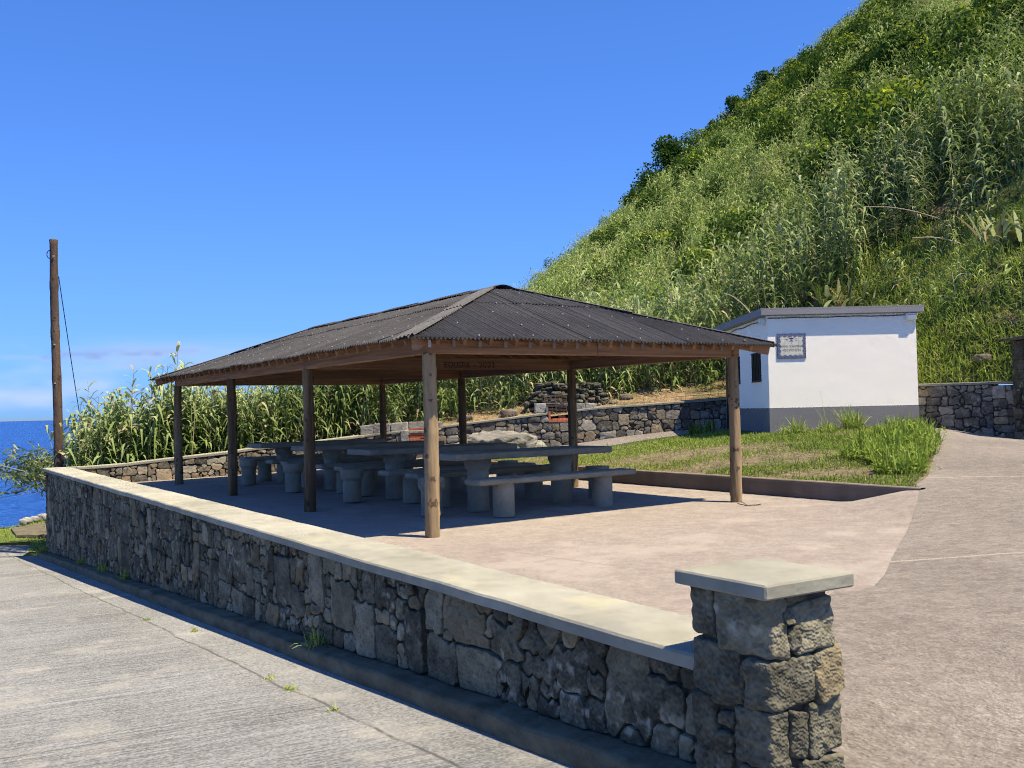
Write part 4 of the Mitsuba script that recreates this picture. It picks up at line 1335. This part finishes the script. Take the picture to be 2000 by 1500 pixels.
# ------------------------------------------------------------------ vegetation
def strips(base, dirs, side, length, width, droop, nseg, tone, cup=0.0):
    """Many leaves at once: ribbons from base along dirs (unit), bending down; returns v, f, uv."""
    n = len(base)
    t = np.linspace(0, 1, nseg + 1)
    prof = np.interp(t, [0, .2, .6, 1], [.55, 1.0, .8, 0.04])
    P = base[:, None] + dirs[:, None] * (length[:, None] * t)[..., None]
    P[..., 2] -= droop[:, None] * length[:, None] * t[None] ** 2
    w = (width[:, None] * prof[None] / 2)[..., None] * side[:, None]
    V = np.stack([P - w, P + w], 2).reshape(n, -1, 3)
    m = 2 * (nseg + 1)
    f = []
    for i in range(nseg):
        q = 2 * i
        f += [[q, q + 1, q + 2], [q + 1, q + 3, q + 2]]
    f = np.array(f)
    F = (f[None] + (np.arange(n) * m)[:, None, None]).reshape(-1, 3)
    uv = np.zeros((n, m, 2)); uv[..., 0] = tone[:, None]; uv[..., 1] = np.repeat(t, 2)[None]
    return V.reshape(-1, 3), F, uv.reshape(-1, 2)


def cat3(parts):
    vs, fs, us, n = [], [], [], 0
    for v, f, u in parts:
        vs.append(v); fs.append(f + n); us.append(u); n += len(v)
    return np.vstack(vs), np.vstack(fs), np.vstack(us)


def stem_strip(p0, p1, r, tone):
    v, f = tube([p0, (np.array(p0) + p1) / 2 + [0, 0, 0], p1], [r, r * .8, r * .4], 3, False)
    return v, f, np.tile([tone, .0], (len(v), 1))


def reed(rg, h, nleaf, nseg, ll, lw, base_frac=.12, lean=.12, stem=True, dry=.04, x=0.0, y=0.0):
    a_ = rg.uniform(0, 6.28)
    top = np.array([x + math.cos(a_) * lean * h * rg.uniform(.2, 1), y + math.sin(a_) * lean * h * rg.uniform(.2, 1), h])
    b0 = np.array([x, y, 0.0])
    t = base_frac + (1 - base_frac) * (np.arange(nleaf) + rg.uniform(0, .9, nleaf)) / nleaf
    bend = (t ** 1.7)[:, None] * (top - b0) * [1, 1, 0] + np.stack([0 * t, 0 * t, t * h], 1) + b0
    az = rg.uniform(0, 6.28) + np.arange(nleaf) * 3.14 + rg.normal(0, .7, nleaf)
    el = np.radians(rg.uniform(25, 62, nleaf) + 14 * (t > .85))
    dirs = np.stack([np.cos(az) * np.cos(el), np.sin(az) * np.cos(el), np.sin(el)], 1)
    side = np.stack([-np.sin(az), np.cos(az), 0 * az], 1) + rg.normal(0, .25, (nleaf, 3))
    side /= np.linalg.norm(side, axis=1, keepdims=True)
    sc = np.interp(t, [0, .3, .8, 1], [.8, 1, .9, .55])
    tone = np.clip(rg.normal(.30 + .28 * t, .17), 0, .9)
    tone = np.where(rg.random(nleaf) < dry + .10 * (t < .35), .97, tone)
    parts = [strips(bend, dirs, side, ll * sc * rg.uniform(.75, 1.2, nleaf), lw * rg.uniform(.7, 1.2, nleaf), rg.uniform(.5, 1.35, nleaf), nseg, tone)]
    if stem:
        parts.append(stem_strip(b0, top, .014, .5 if rg.random() < .5 else .97))
    return cat3(parts)


def protogroup(key, protos, bsdf):
    for i, (v, f, u) in enumerate(protos):
        scene[f'{key}_{i}'] = {'type': 'shapegroup', 'leaves': mikit.ply((v, f), bsdf, smooth=False, uv=u)}
    return [f'{key}_{i}' for i in range(len(protos))]


def instance(key, group, p, yaw, s, tilt=(0, 0), sz=None):
    t = T().translate([float(q) for q in p])
    if tilt[0]:
        t = t.rotate([math.cos(tilt[1]), math.sin(tilt[1]), 0], float(tilt[0]))
    t = t.rotate([0, 0, 1], float(yaw)).scale([float(s), float(s), float(s if sz is None else sz)])
    scene[key] = {'type': 'instance', 'g': {'type': 'ref', 'id': group}, 'to_world': t}


rg = np.random.default_rng(202)
near_reeds = protogroup('proto_reed', [reed(rg, rg.uniform(2.6, 3.4), 28, 3, .72, .075, .05, .22) for _ in range(9)], 'cane_leaf')
young_reeds = protogroup('proto_young', [reed(rg, rg.uniform(.9, 1.4), 15, 3, .55, .055, .02, .15, dry=.02) for _ in range(5)], 'reed_leaf')
mid_reeds = protogroup('proto_mid', [cat3([reed(rg, rg.uniform(2.2, 3.4), 13, 2, .70, .062, .22, .2, False, x=rg.uniform(-.6, .6), y=rg.uniform(-.6, .6)) for _ in range(9)]) for _ in range(6)], 'reed_leaf')
far_reeds = protogroup('proto_far', [cat3([reed(rg, rg.uniform(2.4, 3.6), 9, 2, .95, .095, .35, .2, False, x=rg.uniform(-.9, .9), y=rg.uniform(-.9, .9)) for _ in range(11)]) for _ in range(5)], 'reed_leaf')


def bush(rg, n, R, size, lumps, bright):
    """Leaf clusters over the upper surface of a few lumps: tones lighter on some lumps."""
    C = rg.normal(0, .42, (lumps, 3)) * [R, R, R * .35] + [0, 0, R * .55]
    rad = rg.uniform(.38, .62, lumps) * R
    k = rg.integers(0, lumps, n)
    d = rg.normal(0, 1, (n, 3)); d[:, 2] = np.abs(d[:, 2]) * .9 - .25
    d /= np.linalg.norm(d, axis=1, keepdims=True)
    P = C[k] + d * (rad[k] * rg.uniform(.72, 1.05, n))[:, None]
    nrm = d + rg.normal(0, .55, (n, 3)); nrm /= np.linalg.norm(nrm, axis=1, keepdims=True)
    s = np.cross(nrm, rg.normal(0, 1, (n, 3))); s /= np.linalg.norm(s, axis=1, keepdims=True)
    t = np.cross(nrm, s)
    ln = size * rg.uniform(.6, 1.3, n)
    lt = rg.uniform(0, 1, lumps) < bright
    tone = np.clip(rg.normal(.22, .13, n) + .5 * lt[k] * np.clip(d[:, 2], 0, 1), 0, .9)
    V = np.stack([P - t * ln[:, None] * .5, P + s * ln[:, None] * .28, P + t * ln[:, None] * .5, P - s * ln[:, None] * .28], 1).reshape(-1, 3)
    F = (np.array([[0, 1, 2], [0, 2, 3]])[None] + (np.arange(n) * 4)[:, None, None]).reshape(-1, 3)
    u = np.repeat(np.stack([tone, 0 * tone], 1), 4, axis=0)
    return V, F, u


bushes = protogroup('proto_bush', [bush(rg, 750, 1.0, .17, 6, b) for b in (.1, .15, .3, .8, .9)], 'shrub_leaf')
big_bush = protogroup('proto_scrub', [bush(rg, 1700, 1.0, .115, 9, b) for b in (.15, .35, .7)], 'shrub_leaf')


def view(p):
    """Picture coordinates (2000 x 1500) of a point, only for deciding what the frame can show."""
    q = np.asarray(p, float) - EYE
    f = _f; u = _up; r = np.cross(f, u)
    zz = q @ f
    return 1000 + 1950 * (q @ r) / zz, 750 - 1950 * (q @ u) / zz, zz


def scatter(x0, x1, y0, y1, dens, rg):
    n = int((x1 - x0) * (y1 - y0) * dens)
    x, y = rg.uniform(x0, x1, n), rg.uniform(y0, y1, n)
    ok = shapely.contains_xy(hill_poly, x, y)
    x, y = x[ok], y[ok]
    d = shapely.distance(shapely.points(np.stack([x, y], 1)), LINE)
    z = z_hill(x, y)
    return x, y, z, d


CNT = {}


def inst_of(name, group, p, yaw, s, **kw):
    CNT[name] = CNT.get(name, 0) + 1
    instance(f'{name}__{CNT[name]:03d}', group, p, yaw, s, **kw)


for nm, lb in (('reed_thicket', 'dense green giant reeds along the back wall and up the foot of the hill'), ('hillside_reeds', 'mass of pale green reeds covering the steep hillside'),
               ('hillside_scrub', 'dark and yellow-green scrub mixed into the reeds on the upper hillside'), ('young_reeds', 'short young reeds along the soil strip and the grassy bank')):
    labels[nm] = {'label': lb, 'kind': 'stuff'}
    COUNT[nm] = 1

rg = np.random.default_rng(9)
# reeds close to the terrace: left bank, then along the soil strip, then above the building
x, y, z, d = scatter(-13, 16, 23, 40, 30.0, rg)
for a_, b_, c_, e_ in zip(x, y, z, d):
    xl = a_ < -3.3
    edge = .35 if xl else (1.1 + .55 * meshkit.noise(np.array([a_ * .8, 1.0, 2.0]))) if a_ < 5 else 1.9
    if 8.3 < a_ <= 10.9:
        edge = 2.5
    elif a_ > 10.9:
        edge = 3.0 + .9 * meshkit.noise(np.array([a_ * .7, 3.0, 2.0]))
    if e_ < edge or e_ > 9:
        continue
    if .0 < a_ < 2.9 and b_ < 29.3:
        continue
    sx, sy, zz = view((a_, b_, c_ + 2.5))
    if sx < 90 or sx > 2080 or sy < -80:
        continue
    if (e_ > 3.2 and rg.random() < .75) or (not xl and rg.random() < .62):
        continue
    s = rg.uniform(.75, 1.15)
    if xl:
        s = min(s, 1.05) * (.84 + .30 * meshkit.noise(np.array([a_ * 1.6, b_ * .5, 4.0]))) * np.interp(a_, [-12, -10.5, -9.3, -8.7, -8.0, -7, -5, -3.3], [.92, 1.0, 1.06, 1.12, .94, .86, .84, .84])
    elif a_ < 1.5:
        s *= .84
    inst_of('reed_thicket', near_reeds[rg.integers(9)], (a_, b_, c_ - .05), rg.uniform(0, 360), s, tilt=(rg.uniform(0, 9), rg.uniform(0, 6.28)))
# reeds leaning out over the sea left of the pole
for i in range(40):
    q = rg.uniform(0, 1)
    inst_of('reed_thicket', near_reeds[rg.integers(9)], (-11.0 - .25 * q + rg.normal(0, .12), 25.3 + rg.uniform(0, .9), -.15), rg.uniform(0, 360), rg.uniform(.5, .88), tilt=(rg.uniform(58, 86), rg.uniform(-1.8, -1.35)))
for i in range(10):
    inst_of('reed_thicket', near_reeds[rg.integers(9)], (-12.0 + rg.normal(0, .12), 26.2 + rg.uniform(0, .6), -1.75), rg.uniform(0, 360), rg.uniform(.25, .38), tilt=(rg.uniform(0, 30), rg.uniform(0, 6)))
# young reeds on the soil strip and the bank at the right
x, y, z, d = scatter(-3, 14, 21, 32, 7.0, rg)
for a_, b_, c_, e_ in zip(x, y, z, d):
    if a_ < 8.6 and not (.9 < e_ < 2.4):
        continue
    if a_ >= 8.6 and (e_ > 5 or e_ < .5):
        continue
    if a_ < 8.6 and rg.random() < .35 or (.1 < a_ < 2.8 and b_ < 29.2):
        continue
    if a_ >= 8.6 and rg.random() < .55:
        continue
    inst_of('young_reeds', young_reeds[rg.integers(5)], (a_, b_, c_ - .03), rg.uniform(0, 360), rg.uniform(.5, .95), tilt=(rg.uniform(0, 14), rg.uniform(0, 6.28)))
# hillside
for (y0, y1, dens, grp, name, s0, s1) in ((26, 62, .95, mid_reeds, 'hillside_reeds', .8, 1.1), (62, 150, .42, far_reeds, 'hillside_reeds', .8, 1.15)):
    x, y, z, d = scatter(-22, 95, y0, y1, dens, rg)
    for a_, b_, c_, e_ in zip(x, y, z, d):
        if e_ < 6.5:
            continue
        sx, sy, zz = view((a_, b_, c_ + 1.5))
        if sx < 60 or sx > 2090 or sy < -90 or sy > 900:
            continue
        hfrac = (c_ - 2) / 40
        scrub = meshkit.fbm(np.array([a_ * .10, b_ * .07, 5.0]), 3) + .42 * hfrac
        if scrub > .78 and rg.random() < .75:
            continue
        inst_of(name, grp[rg.integers(len(grp))], (a_, b_, c_ - .25), rg.uniform(0, 360), rg.uniform(s0, s1), tilt=(rg.uniform(0, 8), rg.uniform(0, 6.28)))
x, y, z, d = scatter(-22, 95, 34, 150, .20, rg)
for a_, b_, c_, e_ in zip(x, y, z, d):
    if e_ < 10:
        continue
    sx, sy, zz = view((a_, b_, c_ + 1.5))
    if sx < 900 or sx > 2090 or sy < -90:
        continue
    hfrac = (c_ - 2) / 40
    scrub = meshkit.fbm(np.array([a_ * .10, b_ * .07, 5.0]), 3) + .42 * hfrac
    if scrub < .75 and rg.random() > .09:
        continue
    inst_of('hillside_scrub', big_bush[rg.integers(3)], (a_, b_, c_ + .2), rg.uniform(0, 360), rg.uniform(1.1, 2.3), sz=rg.uniform(1.2, 2.4))

# a tree on the skyline and a few single shrubs one can point to
def crown(rg, lumps, n, size, bright=.15):
    P, tn = [], []
    for (cx, cy, cz, r) in lumps:
        d = rg.normal(0, 1, (n, 3)); d /= np.linalg.norm(d, axis=1, keepdims=True)
        P.append(np.array([cx, cy, cz]) + d * (r * rg.uniform(.55, 1.06, n))[:, None] * [1, 1, .8])
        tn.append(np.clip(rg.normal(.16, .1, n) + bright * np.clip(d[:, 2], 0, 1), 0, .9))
    P, tn = np.vstack(P), np.concatenate(tn)
    m = len(P)
    s = rg.normal(0, 1, (m, 3)); s /= np.linalg.norm(s, axis=1, keepdims=True)
    t = np.cross(s, rg.normal(0, 1, (m, 3))); t /= np.linalg.norm(t, axis=1, keepdims=True)
    ln = size * rg.uniform(.6, 1.3, m)[:, None]
    V = np.stack([P - t * ln * .5, P + s * ln * .3, P + t * ln * .5, P - s * ln * .3], 1).reshape(-1, 3)
    F = (np.array([[0, 1, 2], [0, 2, 3]])[None] + (np.arange(m) * 4)[:, None, None]).reshape(-1, 3)
    return V, F, np.repeat(np.stack([tn, 0 * tn], 1), 4, axis=0)


def at_hill(px, py):
    """The point of the hill that stands under this direction (x, y of the 2000 x 1500 picture), found by marching."""
    r = np.cross(_f, _up)
    d = _f + r * (px - 1000) / 1950 - _up * (py - 750) / 1950
    for t in np.arange(20, 190, .25):
        p = EYE + d * t
        if float(z_hill(np.array([p[0]]), np.array([p[1]]))[0]) >= p[2]:
            return p
    return None


TREES = [('tree', 'round dark evergreen tree standing out on the skyline of the hill', (19.6, 120.0), 7.5, 'tree'),
         ('shrub', 'dark rounded shrub in the middle of the reed-covered hillside', (24.0, 80.0), 3.0, 'shrub'),
         ('shrub', 'dark shrub with bare grey stems high on the hillside at the right', (31.0, 66.0), 4.2, 'shrub'),
         ('shrub', 'dark shrub on the skyline, next below the round tree', (17.2, 118.0), 5.2, 'shrub'),
         ('shrub', 'lowest dark shrub on the skyline, second below the round tree', (15.4, 117.0), 4.6, 'shrub'),
         ('shrub', 'dark shrub on the skyline, first above the round tree', (21.6, 119.0), 5.4, 'shrub'),
         ('shrub', 'dark shrub on the skyline, second above the round tree', (24.6, 120.0), 5.0, 'shrub'),
         ('shrub', 'dark shrub on the skyline, third above the round tree', (28.4, 120.0), 5.4, 'shrub'),
         ('shrub', 'dark shrub on the skyline, fourth above the round tree', (32.6, 120.0), 5.2, 'shrub'),
         ('shrub', 'yellow-green shrub in the reeds above the pavilion roof', (8.2, 62.0), 1.8, 'shrub')]
for i, (nm, lb, (x, y), hgt, ct) in enumerate(TREES):
    rg2 = np.random.default_rng(700 + i)
    k = thing(nm, lb, ct)
    z = float(z_hill(np.array([x]), np.array([y]))[0]) - .08 * hgt
    lum = [(rg2.normal(0, .30) * hgt * .75, rg2.normal(0, .22) * hgt * .75, hgt * rg2.uniform(.12, .82), hgt * rg2.uniform(.17, .30)) for _ in range(14)]
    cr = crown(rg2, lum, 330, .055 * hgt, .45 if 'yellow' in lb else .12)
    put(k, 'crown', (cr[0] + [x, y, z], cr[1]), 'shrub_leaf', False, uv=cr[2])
    tr = [tube([(x, y, z - .3), (x + .05 * hgt, y, z + hgt * .35), (x + .02, y, z + hgt * .6)], [.05 * hgt, .035 * hgt, .015 * hgt], 8)]
    for q in range(5):
        l = lum[q]
        tr.append(tube([(x + .04 * hgt, y, z + hgt * .3), (x + l[0] * .6, y + l[1] * .6, z + l[2] * .8), (x + l[0], y + l[1], z + l[2])], [.025 * hgt, .014 * hgt, .006 * hgt], 6))
    put(k, 'trunk', joined(tr), 'bark', True)

# broad-leaved plants behind the building: every leaf a part
def broad_plant(k, x, y, n, h, seed, spread=.75):
    rg2 = np.random.default_rng(seed)
    z = float(z_hill(np.array([x]), np.array([y]))[0]) - .1
    for i in range(n):
        az = rg2.uniform(0, 6.28)
        el = math.radians(rg2.uniform(35, 86))
        b = np.array([[x + rg2.normal(0, spread * .5), y + rg2.normal(0, .3), z + rg2.uniform(0, .25)]])
        d_ = np.array([[math.cos(az) * math.cos(el), math.sin(az) * math.cos(el), math.sin(el)]])
        s = np.cross(d_, [0, 0, 1.0]); s /= np.linalg.norm(s)
        s = s + rg2.normal(0, .3, 3); s /= np.linalg.norm(s)
        m = strips(b, d_, s, np.array([h * rg2.uniform(.6, 1.1)]), np.array([rg2.uniform(.10, .16)]), np.array([rg2.uniform(.05, .75)]), 6, np.array([np.clip(rg2.normal(.5, .25), 0, .9) if rg2.random() > .08 else .97]))
        put(k, 'leaf', (m[0], m[1]), 'broad_leaf', True, uv=m[2])


for (x, y, n, h, sd_, lb) in ((9.9, 29.5, 52, 1.45, 31, 'clump of broad pale sword leaves just above the roof of the white building'),
                              (9.25, 29.9, 30, 1.15, 32, 'lower clump of broad leaves left of the sword-leaved one, above the white roof'),
                              (12.35, 24.7, 50, 1.25, 33, 'large broad-leaved plant over a dark hollow on the bank at the right edge')):
    k = thing('broad_leaved_plant', lb, 'plant')
    broad_plant(k, x, y, n, h, sd_)


# ------------------------------------------------------------------ grass
def blades(x, y, z, rg, h0, h1, w, tone0, lean=.5, nseg=2):
    n = len(x)
    az = rg.uniform(0, 6.28, n); el = np.radians(rg.uniform(90 - 70 * lean, 88, n))
    d_ = np.stack([np.cos(az) * np.cos(el), np.sin(az) * np.cos(el), np.sin(el)], 1)
    s = np.stack([-np.sin(az), np.cos(az), 0 * az], 1) + rg.normal(0, .3, (n, 3)); s /= np.linalg.norm(s, axis=1, keepdims=True)
    tone = np.clip(rg.normal(tone0, .18, n), 0, .9); tone = np.where(rg.random(n) < .06, .97, tone)
    return strips(np.stack([x, y, z], 1), d_, s, rg.uniform(h0, h1, n), w * rg.uniform(.7, 1.3, n), rg.uniform(.1, .7, n), nseg, tone)


def inpoly(poly, n, rg):
    x0, y0, x1, y1 = poly.bounds
    x, y = rg.uniform(x0, x1, n), rg.uniform(y0, y1, n)
    ok = shapely.contains_xy(poly, x, y)
    return x[ok], y[ok]


rg = np.random.default_rng(44)
x, y = inpoly(lawn_poly.buffer(-.05), 150000, rg)
u, v = uv_of(x, y)
p3 = np.stack([x * .7 + 2, y * 1.0, 0 * x + 7], 1)
nn = meshkit.fbm(p3, 3, 4) + .20 * np.exp(-((u - 7.6) / 1.1) ** 2)
keep = rg.random(len(x)) < np.clip((.77 - nn) * 4.0, .10, .98)
x, y = x[keep], y[keep]
k = thing('lawn_grass', 'short patchy grass on the plot between terrace and building', None, None, 'stuff')
tall = .6 + .9 * meshkit.noise(np.stack([x * 1.2, y * 1.2, 0 * x], 1))
m1 = blades(x, y, z_land(x, y) - .01, rg, .05, .14, .015, .40, .75)
put(None, k, (m1[0], m1[1]), 'grass_leaf', False, uv=m1[2])
x, y = inpoly(verge_poly.buffer(-.1), 60000, rg)
ok = ~shapely.contains_xy(Polygon(slab).buffer(.05), x, y) & (x < -10.5)
x, y = x[ok], y[ok]
k = thing('verge_grass', 'short green grass at the cliff edge beyond the road', None, None, 'stuff')
m1 = blades(x, y, z_verge(x, y) - .01, rg, .05, .14, .018, .5, .7)
put(None, k, (m1[0], m1[1]), 'grass_leaf', False, uv=m1[2])
# straw and weeds on the soil strip and bank
x, y, z, d = scatter(-4, 15, 20, 31, 650, rg)
bankish = x > 9.2
ok = ((~bankish) & (d < 1.9) & (rg.random(len(x)) < .22)) | (bankish & (d < 4.5))
x, y, z = x[ok], y[ok], z[ok]
k = thing('bank_grass', 'rough grass and dry straw on the bank above the back walls', None, None, 'stuff')
ms = []
isb = x > 9.2
m1 = blades(x[isb], y[isb], z[isb] - .02, rg, .16, .46, .024, .5, .8)
n2 = int((~isb).sum())
m2 = blades(x[~isb], y[~isb], z[~isb], rg, .08, .28, .014, .4, 1.2)
m2[2][:, 0] = np.repeat(np.where(rg.random(n2) < .72, .97, .4), 6)
c = cat3([m1, m2])
put(None, k, (c[0], c[1]), 'grass_leaf', False, uv=c[2])


def tuft(lb, x, y, z, n, r, h0, h1, w, tone0, seed, cat='weed', nm='grass_tuft', lean=.55, nseg=3):
    rg2 = np.random.default_rng(seed)
    k = thing(nm, lb, cat)
    a_, q = rg2.uniform(0, 6.28, n), r * np.sqrt(rg2.random(n))
    X, Y = x + q * np.cos(a_), y + q * np.sin(a_)
    m = blades(X, Y, np.full(n, z) if np.isscalar(z) else z(X, Y), rg2, h0, h1, w, tone0, lean, nseg)
    put(None, k, (m[0], m[1]), 'grass_leaf', False, uv=m[2])


zl = lambda X, Y: z_land(X, Y) - .02
tuft('tall spreading grass tuft against the grey plinth below the middle of the white wall', 7.45, 21.9, zl, 170, .22, .35, .85, .022, .6, 1)
tuft('grass tuft at the left corner of the white building', 6.1, 21.7, zl, 120, .28, .25, .62, .022, .55, 2)
tuft('low grass tuft between the corner tuft and the tall one at the plinth', 6.75, 21.5, zl, 90, .22, .2, .5, .02, .6, 3)
tuft('dark leafy weed at the foot of the stone wall left of the building', 4.95, 26.3, zl, 150, .33, .2, .55, .04, .2, 4, 'weed', 'weed_clump')
tuft('grass beside the large pale boulder behind the nearest table', .75, 26.2, zl, 110, .35, .15, .42, .018, .6, 5)
tuft('grass tuft at the edge of the lawn right of the white building wall', 8.55, 21.6, zl, 110, .3, .2, .5, .02, .6, 6)
# the big weedy clump at the right end of the grass plot
rg2 = np.random.default_rng(71)
k = thing('weed_clump', 'large bright green weed clump at the right end of the grass plot, beside the path', 'weed')
ms = []
for (cx, cy, r, h) in ((6.35, 16.6, .50, .38), (6.9, 17.6, .55, .52), (7.4, 18.7, .55, .58), (7.9, 20.0, .45, .45), (6.0, 15.6, .40, .25), (6.9, 18.8, .5, .36), (6.2, 17.4, .5, .28)):
    n = 420
    a_, q = rg2.uniform(0, 6.28, n), r * np.sqrt(rg2.random(n))
    X, Y = cx + q * np.cos(a_), cy + q * np.sin(a_)
    hh = h * (1 - .5 * (q / r) ** 2)
    z0 = z_land(X, Y)
    ms.append(blades(X, Y, z0 + hh * rg2.uniform(0, .55, n), rg2, .14, .36, .034, .55, .95, 2))
    b = bush(rg2, 110, 1.0, .13, 5, .5)
    ms.append((b[0] * [r, r, h * .8] + [cx, cy, z_land1(cx, cy) - .05], b[1], b[2] * [1, 1] + [.2, 0]))
    ms.append(blades(X[:150], Y[:150], z0[:150], rg2, .35, .75 * h + .35, .022, .6, .55, 3))
c = cat3(ms)
put(None, k, (c[0], c[1]), 'grass_leaf', False, uv=np.clip(c[2], 0, .92))
for i, (u, v, n, lb) in enumerate(((-3.17, 1.05, 26, 'small yellow-green weed in the gutter crack, farthest up the road'), (-3.0, -.35, 34, 'green weed at the edge of the wall shadow on the road'), (-3.20, -3.9, 30, 'small weed in the gutter crack near the crossing crack'),
                                   (-3.20, -4.75, 20, 'nearest small weed in the gutter crack'), (-3.18, -3.4, 24, 'dry brown weed in the gutter crack'), (-2.56, 9.4, 60, 'green weed at the foot of the roadside wall near its far end'),
                                   (-2.57, 7.2, 60, 'second weed at the foot of the roadside wall from its far end'), (-2.58, 5.3, 60, 'third weed at the foot of the roadside wall from its far end'), (-2.6, -2.9, 50, 'dark weed at the foot of the roadside wall, half way along'), (-2.66, 14.6, 120, 'bright weed at the far corner of the roadside wall'))):
    P = W(u, v)
    zz = float(z_foot(np.array(v))) - (.12 if u < -2.8 else 0)
    big = u > -2.8
    tuft(lb, P[0], P[1], zz, n, .05 if not big else .12, .03 if not big else .1, .075 if not big else .30, .010 if not big else .016, .97 if 'dry' in lb else .65, 80 + i, 'weed', 'weed', .9)
tuft('thin dry grass stalks with seed heads before the white wall', 6.98, 21.9, zl, 9, .18, .8, 1.25, .008, .97, 99, 'weed', 'grass_tuft', .35)

# small dry twig lying on the sunlit terrace by the front right post
k = thing('twig', 'small dark dry twig on the sunlit terrace floor left of the front right post', 'twig')
tp = W(4.85, -.55)
tz = 0.016 * 4.85 + .012
put(None, k, joined([tube([(tp[0] - .16, tp[1] + .02, tz + .03), (tp[0] - .05, tp[1], tz), (tp[0] + .10, tp[1] - .02, tz + .005), (tp[0] + .18, tp[1] + .03, tz + .012)], .007, 5),
                     tube([(tp[0] - .02, tp[1], tz), (tp[0] - .10, tp[1] + .07, tz + .05)], .005, 5)]), 'bark', True)
